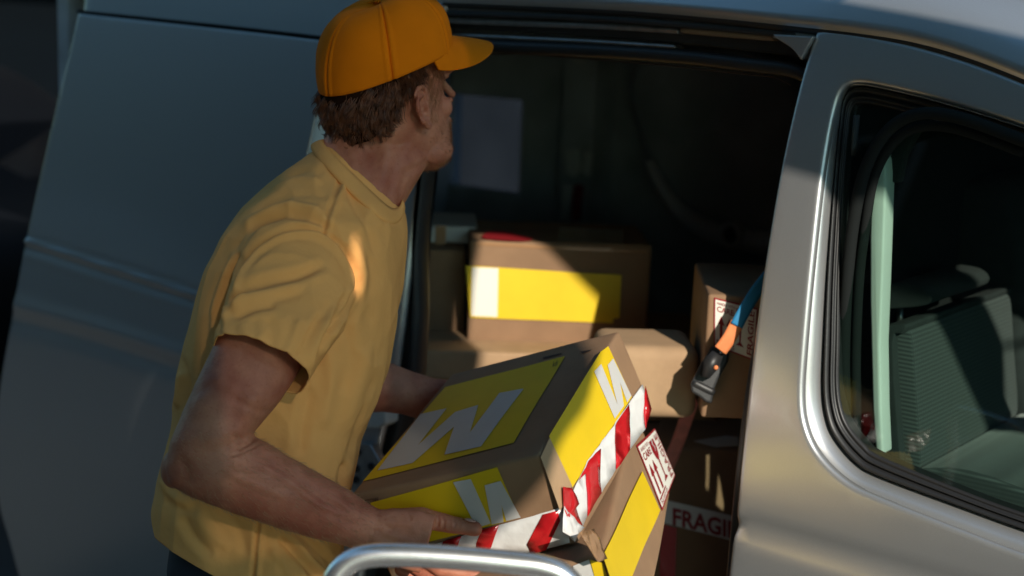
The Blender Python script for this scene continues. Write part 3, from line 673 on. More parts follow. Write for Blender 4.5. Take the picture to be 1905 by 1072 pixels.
flat('white_mark', [[(1103,692),(1116,678),(1146,753),(1128,680),(1138,668),(1172,737),(1164,749),(1151,712),(1158,755),(1141,779)]], Bc, nR, M['white'], hb, .0026)
flat('paper_patch', [[(1003,851),(1020,815),(1062,905),(1040,952)]], Bc, nR, M['card2'], hb, .0012, .0006)
tw = flat('striped_tape', [[(1045,952),(1090,858),(1137,793),(1192,716),(1208,762),(1196,800),(1168,838),(1142,875),(1114,919),(1089,963),(1066,1010),(1056,1000)]], Bc, nR, M['tapew'], hb, .0018, .0006, crumple=.004)
flat('red_stripe', [[(1166,753),(1138.6,793),(1141.8,873.7),(1168,837.5)], [(1111.6,835.4),(1091.4,857.6),(1073.3,893.9),(1085.4,881.8),(1089.4,962.4),(1113.6,918)], [(1197,719),(1208,762),(1196,799),(1193,765)], [(1046,950),(1058,925),(1079,980),(1070,978)]], Bc, nR, M['taper'], tw, .0032, .0005, crumple=.004)
tf = flat('striped_tape', [[(720,1040),(800,1014),(895,984),(975,964),(1044,944),(1060,1000),(1061,1009),(1020,1020),(905,1040),(735,1082)]], Bc, nF, M['tapew'], hb, .0018, .0006, crumple=.003)
flat('red_stripe', [[(1039,948),(1011,956),(982.6,1010.7),(990,1030),(1018,1022),(1044,968)], [(930,974.5),(899,982),(888,1008),(886,1044),(900,1042),(916,1015)], [(860,994),(826,1005),(806,1063),(838,1056)], [(790,1018),(758,1028),(744,1080),(774,1073)]], Bc, nF, M['taper'], tf, .0032, .0005, crumple=.003)
flap_c = [(1038,908),(1056,910),(1068,940),(1050,968),(1042,950)]
flat('torn_tape_end', [flap_c], Bc, nR, M['taper'], hb, .0045, .0006, crumple=.007, step=.008)
flat('folded_tape_end', [[(1042,944),(1058,965),(1078,984),(1062,1006),(1040,992)]], Bc, nR, M['tapew'], hb, .0045, .0006, crumple=.008, step=.008)
lettering('small_print', 'VZOW', [(676,930),(704,923),(707,931),(679,938)], Bc, nF, M['ink'], hb, .0014, .0)
lettering('small_print', 'kds', [(1031,675),(1041,671),(1037,682),(1028,686)], Bc, nT, M['ink'], hb, .0018, .0)
# staple tears along the far top edge
for tear in ([(1010,667),(1044,659),(1046,661),(1012,670)], [(1080,656),(1102,652),(1098,655),(1084,660)]):
    flat('torn_edge', [tear], Bc, nT, M['ink'], hb, .0012)
# lower parcel
b2 = cam2w((.165, -.392, .905)); b3 = a3; b2 -= b3*np.dot(b2, b3); b2 /= np.linalg.norm(b2); b1 = np.cross(b2, b3); b1 *= np.sign(np.dot(b1, a1))
K = at_d(1103, 992, 2.03); K = K + a3*0.0
M2 = (.36, .44, .155)
K2 = K - b1*M2[0]
# keep it clear of the box above
gap = max(0.0, np.dot(Bc + a3*L3 - K, a3) + .002)
K = K + a3*gap; K2 = K - b1*M2[0]
lb = thing('cardboard_box', 'lower parcel in the man\'s hands, yellow band and a warning sticker on its side', 'box', K2, 'boxes carried by the man')
V, F = rbox(K2, (b1, b2, b3), M2, 0.008, .012)
obj('carton', warp(V, .0018, seed=3), F, M['card'], lb)
flat('yellow_band', [[(1192,878),(1224,950),(1150,1130),(1118,1036)]], K, b1, M['yellow'], lb, .003, seed=3, amp=.0018)
flat('yellow_band', [[(1098,1040),(1122,1046),(1150,1130),(1126,1140)]], K, -b2, M['yellow'], lb, .003, seed=3, amp=.0018)
flat('cream_print', [[(1066,1052),(1096,1040),(1126,1140),(1086,1150)]], K, -b2, M['white'], lb, .0022, seed=3, amp=.0018)
flat('torn_flap', [[(1070,992),(1100,986),(1124,1042),(1108,1048),(1092,1030)]], K, b1, M['clear'], lb, .003, .001, seed=3, amp=.0018, crumple=.006, step=.008)
def fragile(parent, p0, n, quad, off, seed, amp, red=M['red']):
    """Warning sticker: quad = top left, top right, bottom right, bottom left as one reads it."""
    q = np.array(quad, float)
    def uv(u, v): return ((q[0]*(1-u) + q[1]*u)*v + (q[3]*(1-u) + q[2]*u)*(1-v))
    def pl(L): return [tuple(uv(a, b)) for a, b in L]
    bk = flat('sticker', [pl([(-.02,-.025),(1.02,-.025),(1.02,1.025),(-.02,1.025)])], p0, n, red, parent, off, .0004, seed, amp)
    st = flat('sticker_face', [pl([(0.01,0.01),(.99,0.01),(.99,.99),(0.01,.99)])], p0, n, M['white2'], bk, off+.0008, 0, seed, amp)
    o2 = off + .0015
    def arrow(x): return pl([(x-.035,.16),(x+.035,.16),(x+.035,.48),(x+.085,.48),(x,.66),(x-.085,.48),(x-.035,.48)])
    flat('arrow_mark', [arrow(.16), arrow(.36)], p0, n, red, bk, o2, 0, seed, amp, step=.05)
    flat('bar_mark', [pl([(.04,.10),(.48,.10),(.48,.13),(.04,.13)])], p0, n, red, bk, o2, 0, seed, amp, step=.05)
    flat('glass_mark', [pl([(.52,.92),(.74,.92),(.75,.74),(.70,.60),(.655,.55),(.645,.25),(.73,.17),(.53,.17),(.61,.25),(.605,.55),(.56,.60),(.51,.74)])], p0, n, red, bk, o2, 0, seed, amp, step=.05)
    flat('crack_mark', [pl([(.62,.93),(.66,.93),(.63,.83),(.67,.78),(.62,.68),(.64,.79),(.60,.84)])], p0, n, M['white'], bk, o2+.0005, 0, seed, amp, step=.05)
    lettering('lettering', 'CARE', [uv(.05,.86), uv(.46,.86), uv(.46,.74), uv(.05,.74)], p0, n, red, bk, o2, .015, seed, amp)
    lettering('lettering', 'HANDLE WITH', [uv(.05,.95), uv(.48,.95), uv(.48,.89), uv(.05,.89)], p0, n, red, bk, o2, .0, seed, amp)
    lettering('lettering', 'FRAGILE', [uv(.81,.06), uv(.81,.94), uv(.95,.94), uv(.95,.06)], p0, n, red, bk, o2, .015, seed, amp)
    lettering('lettering', 'THIS WAY UP', [uv(.04,.08), uv(.50,.08), uv(.50,.02), uv(.04,.02)], p0, n, red, bk, o2, .0, seed, amp)
    return bk
fragile(lb, K, b1, [(1184,832),(1216,800),(1252,884),(1229,946)], .0016, 3, .0018)

# --- boxes in the cargo bay ------------------------------------------------
FHn = FH; TURN = R(-5)
def turned(a): return R0*math.cos(a) + FH*math.sin(a), FH*math.cos(a) - R0*math.sin(a)
def bay_box(label, tl, br, d, depth, ang=0.0, m='card', r=.006, group='boxes stacked in the cargo bay'):
    """Upright box whose front shows between two corners at a distance d."""
    ex, ey = turned(ang); p = at_d(tl[0], tl[1], d); n = -ey
    b = at_pl(br[0], br[1], p, n); w = np.dot(b - p, ex); h = p[2] - b[2]
    o = np.array([p[0], p[1], b[2]])
    t = thing('cardboard_box', label, 'box', o, group)
    V, F = rbox(o, (ex, ey, np.array([0, 0, 1.0])), (w, depth, h), r, .02)
    obj('carton', warp(V, .0015, seed=o[0]*7), F, M[m], t)
    return t, p, n, o[0]*7, (o, ex, ey, w, h)
yb, p, n, sd, inf = bay_box('box with a broad yellow label on top of the stack in the van', (874,447), (1203,649), 3.05, .27, R(3))
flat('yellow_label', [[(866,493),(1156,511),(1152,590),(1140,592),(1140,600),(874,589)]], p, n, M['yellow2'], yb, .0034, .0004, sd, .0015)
flat('white_label', [[(878,496),(927,498),(925,588),(876,586)]], p, n, M['white2'], yb, .0044, .0003, sd, .0015)
ptop = inf[0] + np.array([0, 0, inf[4]])
flat('red_label', [[(905,437),(930,432),(965,440),(992,447),(975,451),(900,447)]], ptop, np.array([0, 0, 1.0]), M['red'], yb, .003, .0006, sd, .0015, k=3)
flat('packing_tape', [[(880,450),(1204,466),(1204,472),(880,456)]], p, n, M['clear'], yb, .0015, .0002, sd, .0015)
flat('packing_tape', [[(1040,424),(1160,430),(1160,456),(1036,450)]], ptop, np.array([0, 0, 1.0]), M['clear'], yb, .0015, .0002, sd, .0015)
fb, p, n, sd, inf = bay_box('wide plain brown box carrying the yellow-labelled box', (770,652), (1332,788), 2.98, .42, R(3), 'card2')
flat('packing_tape', [[(775,700),(1330,722),(1330,748),(775,726)]], p, n, M['clear'], fb, .0016, .0002, sd, .0015)
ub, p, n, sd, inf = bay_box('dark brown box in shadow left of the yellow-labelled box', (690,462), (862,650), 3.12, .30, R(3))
flat('packing_tape', [[(760,465),(780,466),(780,650),(760,650)]], p, n, M['clear'], ub, .0016, .0002, sd, .0015)
wb, p, n, sd, inf = bay_box('flat white carton lying on the dark brown box', (776,420), (888,455), 3.18, .2, R(3), 'white')
flat('packing_tape', [[(810,420),(830,421),(830,455),(810,455)]], p, n, M['clear'], wb, .0016, .0002, sd, .0015)
sb_, p, n, sd, inf = bay_box('large brown box under the wide one, at the bottom of the stack', (770,790), (1330,1150), 2.96, .45, R(3))
flat('packing_tape', [[(1020,800),(1070,802),(1070,1150),(1020,1150)]], p, n, M['clear'], sb_, .0016, .0002, sd, .0015)
cb, p, n, sd, inf = bay_box('brown box with a red and white warning sticker, behind the front door edge', (1318,548), (1560,790), 2.50, .30, R(-2))
fragile(cb, p, n, [(1331,556),(1408,575),(1402,668),(1330,640)], .0016, sd, .0015)
db, p, n, sd, inf = bay_box('dark brown box taped across with a FRAGILE band, low behind the front door edge', (1226,828), (1520,1250), 2.86, .34, R(-6))
flat('white_tape', [[(1238,930),(1370,962),(1500,990),(1500,1030),(1364,1006),(1232,972)]], p, n, M['tapew'], db, .0016, .0004, sd, .0015)
lettering('lettering', 'FRAGILE', [(1252,944),(1390,975),(1390,1008),(1252,977)], p, n, M['red'], db, .003, .03, sd, .0015)
flat('red_tape', [[(1230,975),(1260,982),(1252,1250),(1224,1250)]], p, n, M['taper'], db, .0016, .0004, sd, .0015)
ptop = inf[0] + np.array([0, 0, inf[4]])
flat('paper_label', [[(1290,822),(1350,812),(1372,815),(1372,832),(1330,834)]], ptop, np.array([0, 0, 1.0]), M['white'], db, .0016, .0004, sd, .0015)

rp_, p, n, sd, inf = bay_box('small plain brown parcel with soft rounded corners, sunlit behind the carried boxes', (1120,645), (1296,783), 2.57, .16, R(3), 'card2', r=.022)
# --- ratchet strap ------------------------------------------------
rs = thing('ratchet_strap', 'webbing strap with a black ratchet buckle, blue and orange above, pink below, across the boxes', 'strap', at_d(1310, 700, 2.55))
def webbing(name, px, d, w, m, wiggle=0.0):
    C = smooth_poly(px, 8); t = np.gradient(C, axis=0); t /= np.linalg.norm(t, axis=1)[:, None]; nn = np.stack([-t[:, 1], t[:, 0]], 1)
    D = np.interp(np.linspace(0, 1, len(C)), np.linspace(0, 1, len(d)), d); a = []; b = []
    for c, n_, dd in zip(C, nn, D):
        a.append(at_d(*(c - n_*w/2), dd)); b.append(at_d(*(c + n_*w/2), dd + .004))
    a, b = np.array(a), np.array(b)
    o = obj(name, *loft([a, a*.75+b*.25 - FW*.0008, a*.5+b*.5, a*.25+b*.75 - FW*.0008, b], cap=False, closed=False), m, rs); return solid(o, .0018, 0)
webbing('webbing', [(1200,960),(1232,890),(1262,820),(1285,755),(1306,705)], [2.72, 2.75, 2.60], 25, M['pink'])
webbing('webbing', [(1340,652),(1356,630),(1372,600)], [2.46, 2.45], 25, M['orange'])
webbing('webbing', [(1370,606),(1386,576),(1408,540),(1440,500)], [2.448, 2.44], 23, M['blue'])
bk = fixn(obj('ratchet_frame', *loft([np.array([at_d(x, y, d) for x, y in [(1304,676),(1324,645),(1340,640),(1357,652),(1354,674),(1336,706),(1328,726),(1324,752),(1312,748),(1300,738),(1286,730),(1284,714)]]) for d in (2.50, 2.53)]), M['trim'], rs, smooth=False)); bevel(bk, .004, 2)
fixn(obj('ratchet_handle', *loft([np.array([at_d(x, y, d) for x, y in [(1310,668),(1326,652),(1346,660),(1338,684),(1320,704),(1306,700)]]) for d in (2.475, 2.50)]), M['black'], bk)); 
obj('ratchet_spindle', *capsule([at_d(1294, 714, 2.505), at_d(1322, 728, 2.505)], .008), M['black'], rs)
obj('ratchet_rivet', *ellipsoid(at_d(1332, 684, 2.474), [R0*.004, FH*.003, np.array([0,0,.004])], 10, 6), M['orange'], bk)

# --- hand truck in front ------------------------------------------------
TD = 1.74
ht = thing('hand_truck', 'bright metal hand truck, its bent tube handle in front of the carried boxes', 'hand truck', at_d(850, 1030, TD)*[1, 1, 0])
hp = np.array([at_d(x, y, TD) for x, y in smooth_poly([(596,1240),(604,1150),(618,1088),(646,1050),(690,1034),(760,1033),(850,1038),(940,1046),(1010,1055),(1052,1074),(1084,1120),(1100,1180),(1106,1280)], 6)])
lo_l, lo_r = hp[0].copy(), hp[-1].copy()
back = FH * .10
Pl = [lo_l*(1-t) + np.array([lo_l[0]-.01, lo_l[1]+.0, .12])*t for t in np.linspace(1, .05, 10)]
Pr = [lo_r*(1-t) + np.array([lo_r[0], lo_r[1], .12])*t for t in np.linspace(.05, 1, 10)]
obj('tube_handle', *tube(np.array(Pl + list(hp) + Pr), .0142, 18), M['chrome'], ht)
for z in (.35, .62, .88):
    a = lo_l*(1-0) ; a = np.array([lo_l[0], lo_l[1], z]); b = np.array([lo_r[0], lo_r[1], z]); obj('crossbar', *tube(np.array([a, (a+b)/2, b]), .011, 12), M['chrome'], ht)
cl = (lo_l + lo_r)/2; ex = (lo_r - lo_l); ex[2] = 0; wl = np.linalg.norm(ex); ex /= wl; ey = np.array([-ex[1], ex[0], 0])
tp = [cl + ex*a + ey*b for a, b in ((-.2,-.01),(.2,-.01),(.2,.2),(-.2,.2))]
o = fixn(obj('toe_plate', *loft([np.array([[p[0], p[1], z] for p in tp]) for z in (.03, .038)]), M['steel'], ht, smooth=False))
for s in (-1, 1):
    c = cl + ex*s*.24 - ey*.06; a = np.linspace(0, 2*np.pi, 25)[:-1]
    w = fixn(obj('wheel', *loft([np.stack([c[0] + ex[0]*x_ + ey[0]*r_*np.cos(a), c[1] + ex[1]*x_ + ey[1]*r_*np.cos(a), .12 + r_*np.sin(a)], 1) for r_, x_ in ((.05,-.025),(.10,-.03),(.12,-.012),(.12,.012),(.10,.03),(.05,.025))]), M['black'], ht))
    obj('hub', *ellipsoid((c[0], c[1], .12), [ex*.034, ey*.05, np.array([0,0,.05])], 14, 8), M['steel'], w)
# ================================================================== THE MAN
M['nail'] = mat('nail', (0.48, 0.27, 0.22), 0.3)
D0 = 2.33
hipc = at_d(470, 1085, D0)
man = thing('person', 'man in orange cap and pale yellow t-shirt lifting two parcels beside the open van', 'person', hipc*[1, 1, 0])
# ---- head frame: faces right and away, chin slightly raised
al = R(45); hf = R0*math.cos(al) + FH*math.sin(al); hr_ = R0*math.sin(al) - FH*math.cos(al); hu = np.array([0, 0, 1.0])
pit = R(12); hf, hu = hf*math.cos(pit) + hu*math.sin(pit), hu*math.cos(pit) - hf*math.sin(pit)
rol = R(3); hr_, hu = hr_*math.cos(rol) + hu*math.sin(rol), hu*math.cos(rol) - hr_*math.sin(rol)
HC = at_d(732, 194, 2.37)
def H(x, y, z): return HC + hr_*x + hf*y + hu*z
_p8 = R(8); cf0 = R0*math.cos(al) + FH*math.sin(al); cu0 = np.array([0, 0, 1.0]); cr_ = R0*math.sin(al) - FH*math.cos(al)
cf_, cu_ = cf0*math.cos(_p8) + cu0*math.sin(_p8), cu0*math.cos(_p8) - cf0*math.sin(_p8); cr_, cu_ = cr_*math.cos(rol) + cu_*math.sin(rol), cu_*math.cos(rol) - cr_*math.sin(rol)
def HVC(P): P = np.asarray(P, float); return HC + P[:, :1]*cr_ + P[:, 1:2]*cf_ + P[:, 2:3]*cu_   # the cap keeps its own tilt
def HV(P): P = np.asarray(P, float); return HC + P[:, :1]*hr_ + P[:, 1:2]*hf + P[:, 2:3]*hu
# z, front, back, half width, cheek squareness
SL = [(.128,-.004,-.05,.02),(.122,.028,-.07,.045),(.108,.058,-.088,.060),(.088,.078,-.098,.070),(.062,.090,-.103,.0755),(.040,.0965,-.104,.0765),(.024,.0955,-.104,.0755),(.008,.0895,-.103,.0735),
      (-.008,.0890,-.101,.0725),(-.024,.0905,-.096,.071),(-.040,.0915,-.088,.0685),(-.054,.0915,-.075,.066),(-.068,.0905,-.058,.063),(-.082,.0850,-.038,.059),(-.094,.0815,-.018,.053),(-.104,.0770,.004,.045),(-.112,.0690,.022,.036),(-.118,.056,.034,.022)]
rings = []
for z, f, b, w in SL:
    t = np.linspace(0, 2*np.pi, 48, endpoint=False); c, s = np.cos(t), np.sin(t); ctr = (f+b)/2; hy = (f-b)/2
    x = w*np.sign(s)*abs(s)**.92*(1 - .16*np.clip(c, 0, 1)**1.5); y = ctr + hy*np.sign(c)*abs(c)**.88
    rings.append(HV(np.stack([x, y, np.full(48, z)], 1)))
head = loft(rings)
bits = [head]
def blob(c, a, b, d): bits.append(ellipsoid(H(*c), [hr_*a, hf*b, hu*d]))
bits.append(capsule([H(0,.0925,.036), H(0,.1000,.020), H(0,.1110,.003), H(0,.1235,-.013)], [.0062,.0062,.0064,.0066]))   # nose
for s in (-1, 1):
    blob((s*.0090,.1060,-.0195), .0064,.0100,.0056)           # nostril wings
    blob((s*.034,.086,.038), .024,.0125,.0085); blob((s*.033,.081,.0255), .015,.008,.004)              # brow
    blob((s*.046,.060,-.018), .018,.015,.018)              # cheekbone
    blob((s*.054,.030,-.082), .014,.028,.020)              # jaw
blob((0,.0940,-.0455), .021,.0070,.0065); blob((0,.0925,-.0585), .019,.0075,.0068); blob((0,.089,-.050), .026,.010,.014)   # lips
blob((0,.0765,-.103), .020,.0105,.012)                      # chin
def ear(s):
    C = lambda u, v, o: H(s*(.0725 + o), -.010 + u, v)      # u forward, v up, o outwards
    helix = [(.013,.010),(.012,.022),(.004,.031),(-.009,.032),(-.019,.024),(-.022,.010),(-.019,-.006),(-.012,-.020),(-.004,-.029),(.005,-.030),(.010,-.022)]
    hp_ = smooth_poly(helix, 3); n = len(hp_)
    lift = np.interp(np.linspace(0, 1, n), [0,.15,.5,.8,1], [.004,.010,.026,.019,.004])
    bits.append(capsule([C(p[0], p[1], l) for p, l in zip(hp_, lift)], np.interp(np.linspace(0,1,n), [0,.3,.8,.9,1], [.0028,.0038,.0040,.0062,.004]), 8))
    bits.append(loft([np.array([C(p[0]*.96-.0, p[1]*.96, l*1.0-.003) for p, l in zip(hp_, lift)]), np.array([C(p[0]*.6+.002, p[1]*.6, .000) for p in hp_]), np.array([C(p[0]*.5+.004, p[1]*.5, -.008) for p in hp_])]))
    bits.append(capsule([C(-.004,.021,.0135), C(-.011,.010,.0145), C(-.010,-.006,.012), C(-.002,-.016,.009)], .0028, 8))
    bits.append(capsule([C(.011,.004,.004), C(.010,-.006,.007), C(.008,-.012,.005)], .0038, 8))
ear(1); ear(-1)
# ---- neck and a hidden trunk under the shirt
neck = [ring((618,205),(800,292),2.37,.055), ring((612,232),(792,312),2.365,.060), ring((602,262),(768,352),2.36,.064), ring((588,290),(745,392),2.35,.070), ring((560,330),(725,440),2.34,.09), ring((480,440),(715,520),2.34,.14), ring((420,600),(690,640),2.34,.14), ring((370,800),(625,840),2.33,.13), ring((345,960),(610,1010),2.33,.125)]
bits.append(loft(neck))
# sterno muscle line
bits.append(capsule([at_d(758,262,2.335), at_d(733,320,2.325), at_d(716,390,2.315)], [.014,.017,.016]))
# ---- near arm
arm = [ring((490,470),(620,520),2.24,.05), ring((440,545),(590,622),2.165,.053), ring((404,630),(548,706),2.105,.055), ring((372,700),(517,752),2.085,.0545), ring((342,765),(487,786),2.08,.0535), ring((318,825),(472,803),2.075,.053),
       ring((309,868),(470,810),2.075,.051), ring((316,900),(478,816),2.075,.050), ring((352,922),(496,824),2.075,.050), ring((402,941),(530,846),2.085,.049), ring((460,962),(568,868),2.095,.047), ring((525,984),(608,890),2.103,.043), ring((585,1001),(648,912),2.112,.038), ring((640,1014),(682,936),2.119,.0335), ring((675,1024),(706,948),2.122,.031)]
bits.append(ellipsoid(at_d(326, 872, 2.085), [R0*.020, FH*.028, np.array([0,0,.028])]))      # elbow point
# ---- near hand: back of the hand, thumb along the box front, four fingers under the edge
fn = -a2                                                     # outward normal of the box front
def onf(px, py, h): return at_pl(px, py, Bc + fn*h, fn)
palm = arm[:-1] + [ring((678,1028),(706,948),2.122,.028,p=2.4), ring((712,1040),(742,947),2.118,.024,p=2.7), ring((745,1056),(780,948),2.112,.020,p=3), ring((782,1066),(812,958),2.108,.016,p=3)]
bits.append(loft(palm))
bits.append(capsule([onf(728,968,.020), onf(785,963,.022), onf(836,975,.019), onf(884,984,.013)], [.0175,.0155,.0128,.0105]))
bits.append(ellipsoid(onf(738,985,.022), [RT*.035, UP*.026, FW*.018]))
bits.append(ellipsoid(onf(832,974,.020), [RT*.013, UP*.0128, FW*.012]))
fing = [([(775,1012),(815,1040),(868,1052),(905,1060)], [.030,.032,.020,.008], .0092), ([(768,1028),(820,1060),(885,1070),(930,1074)], [.030,.036,.024,.010], .0096), ([(757,1045),(815,1082),(875,1090),(918,1092)], [.030,.036,.026,.012], .0092), ([(745,1060),(800,1100),(850,1108),(885,1110)], [.028,.034,.026,.014], .008)]
for P, h, r_ in fing: bits.append(capsule([onf(a, b, c) for (a, b), c in zip(P, h)], [r_*1.12, r_*1.12, r_, r_*.86]))
# ---- far arm and hand behind the box
farm = [ring((560,520),(640,600),2.50,.05), ring((575,640),(625,740),2.52,.05), ring((640,665),(635,768),2.53,.045), ring((690,668),(675,768),2.545,.042), ring((730,676),(712,766),2.55,.039), ring((768,692),(748,770),2.555,.034), ring((806,704),(780,780),2.555,.030), ring((838,708),(812,792),2.552,.026), ring((862,716),(842,800),2.55,.022)]
bits.append(loft(farm))
Dc = Bc - a1*L1 + a2*L2
for k in range(4):
    o_ = Dc - a2*(.02 + .021*k)
    bits.append(capsule([o_ - a1*.016 + a3*.03, o_ - a1*.018 + a3*.075, o_ - a1*.014 + a3*.115], [.0095,.009,.008]))
bits.append(capsule([Dc + a1*.0 + a2*.014 + a3*.03, Dc + a1*.03 + a2*.014 + a3*.025, Dc + a1*.055 + a2*.012 + a3*.022], [.012,.011,.009]))
BV, BF, BE = remesh(bits, .0024, 5, .5)
# eye sockets, mouth line, creases
loc = np.stack([(BV - HC) @ hr_, (BV - HC) @ hf, (BV - HC) @ hu], 1)
N = nrm(BV, BF)
for s in (-1, 1):
    d2 = ((loc[:, 0]-s*.033)/.015)**2 + ((loc[:, 1]-.092)/.02)**2 + ((loc[:, 2]-.016)/.010)**2; BV -= N*(.0035*np.exp(-d2))[:, None]
    d2 = ((loc[:, 0]-s*.006)/.0035)**2 + ((loc[:, 1]-.112)/.008)**2 + ((loc[:, 2]+.0265)/.003)**2; BV -= N*(.004*np.exp(-d2))[:, None]
m_ = np.exp(-((loc[:, 2]+.0520)/.0022)**2 - (loc[:, 0]/.026)**4) * (loc[:, 1] > .06) * (np.abs(loc).max(1) < .2); BV -= N*(.0035*m_)[:, None]
skin_strokes = [([(786,190),(789,204),(785,216)], 6, -.0075, 'full'), ([(783,170),(773,182),(771,202),(777,220)], 3.2, -.0034), ([(786,166),(790,176),(787,186)], 4, -.003), ([(800,180),(803,200),(797,220)], 4, -.002), ([(432,742),(470,760),(505,770)], 6, -.001), ([(470,860),(530,890),(590,935),(650,965)], 6, .0015), ([(420,880),(480,905),(540,930)], 7, .0011), ([(812,958),(816,968),(813,980)], 3, -.0018), ([(822,960),(826,972),(823,985)], 3, -.0016), ([(760,958),(764,968)], 3, -.0014), ([(440,838),(462,826),(476,812)], 4, -.0022), ([(425,850),(450,842),(482,826)], 3, -.0014), ([(845,962),(847,972),(846,984)], 3, -.0012), ([(853,962),(855,973),(853,985)], 3, -.0010), ([(790,946),(794,956)], 3, -.001),
    ([(600,905),(640,935),(690,965)], 9, .0014), ([(560,900),(610,940),(665,985)], 10, -.0016), ([(330,850),(350,880),(345,905)], 12, -.002), ([(372,730),(400,780),(390,840)], 26, .003), ([(480,730),(455,780),(440,815)], 16, .0035),
    ([(700,960),(730,972),(770,975)], 6, .0014), ([(705,985),(740,1000),(775,1010)], 6, .0014), ([(690,990),(735,985)], 6, -.0012),
    ([(745,225),(720,290),(715,360)], 12, .0025), ([(700,250),(680,300),(690,340)], 16, -.0025), ([(800,302),(775,312),(750,325)], 7, -.002), ([(805,190),(812,215),(805,245)], 9, -.0016), ([(795,235),(805,250)], 6, -.0012)]
BV = sculpt(BV, BF, skin_strokes, N=N)
BV += nrm(BV, BF) * (vnoise(BV, 28, 1.0)*.0009 + vnoise(BV, 70, 2.0)*.0004)[:, None]
body = obj('body', BV, BF, M['skin'], man)
tn0 = onf(872, 974, .021); tdir = onf(890, 980, .014) - onf(850, 970, .018); tdir /= np.linalg.norm(tdir); tup = UP - tdir*np.dot(UP, tdir); tup /= np.linalg.norm(tup); tside = np.cross(tdir, tup)
obj('thumb_nail', *ellipsoid(onf(874, 976, .0155) + tup*.0085 + fn*.004, [tdir*.0085, (tside + tup*.0)*.0062, tup*.0022]), M['nail'], body)
for s in (-1, 1):
    e = obj('eye', *ellipsoid(H(s*.032, .0685, .018), [hr_*.0108, hf*.0108, hu*.0108]), M['eye'], man)
    obj('iris', *ellipsoid(H(s*.032, .0685+.0090, .018), [hr_*.0056, hf*.0025, hu*.0056], 14, 8), M['iris'], e)

# ---- t-shirt ------------------------------------------------
tors = [ring((310,1150),(640,1290),2.33,.172,p=2.5), ring((296,1030),(636,1170),2.33,.168,p=2.5), ring((290,955),(634,1078),2.33,.164,p=2.5), ring((297,900),(642,985),2.33,.158,p=2.5), ring((318,830),(653,895),2.33,.150,p=2.4), ring((331,765),(668,818),2.33,.148,p=2.4), ring((334,705),(703,750),2.33,.150,p=2.4), ring((348,640),(722,685),2.335,.160,p=2.4),
        ring((370,570),(736,615),2.34,.172,p=2.35), ring((390,505),(747,545),2.345,.182,p=2.3), ring((416,445),(753,480),2.35,.182,p=2.2), ring((456,390),(755,430),2.35,.165,p=2.1), ring((503,345),(752,400),2.355,.135,p=2.0), ring((552,306),(746,384),2.36,.102,p=2.0), ring((586,280),(744,378),2.36,.080,p=2.0), ring((600,264),(746,372),2.36,.072,p=2.0)]
slv = [ring((530,385),(670,430),2.28,.075), ring((478,420),(668,490),2.24,.090), ring((442,490),(664,548),2.19,.088), ring((422,555),(640,612),2.135,.078), ring((408,605),(592,682),2.098,.070,p=2.4), ring((401,630),(567,724),2.080,.067,p=2.5), ring((395,652),(556,745),2.068,.067,p=2.5)]
slf = [ring((560,400),(690,430),2.46,.07), ring((570,470),(700,520),2.50,.08), ring((570,540),(690,600),2.53,.08), ring((575,600),(668,660),2.54,.075)]
SV, SF, SE = remesh([loft(tors), loft(slv), loft(slf)],   .0034, 12, .55)
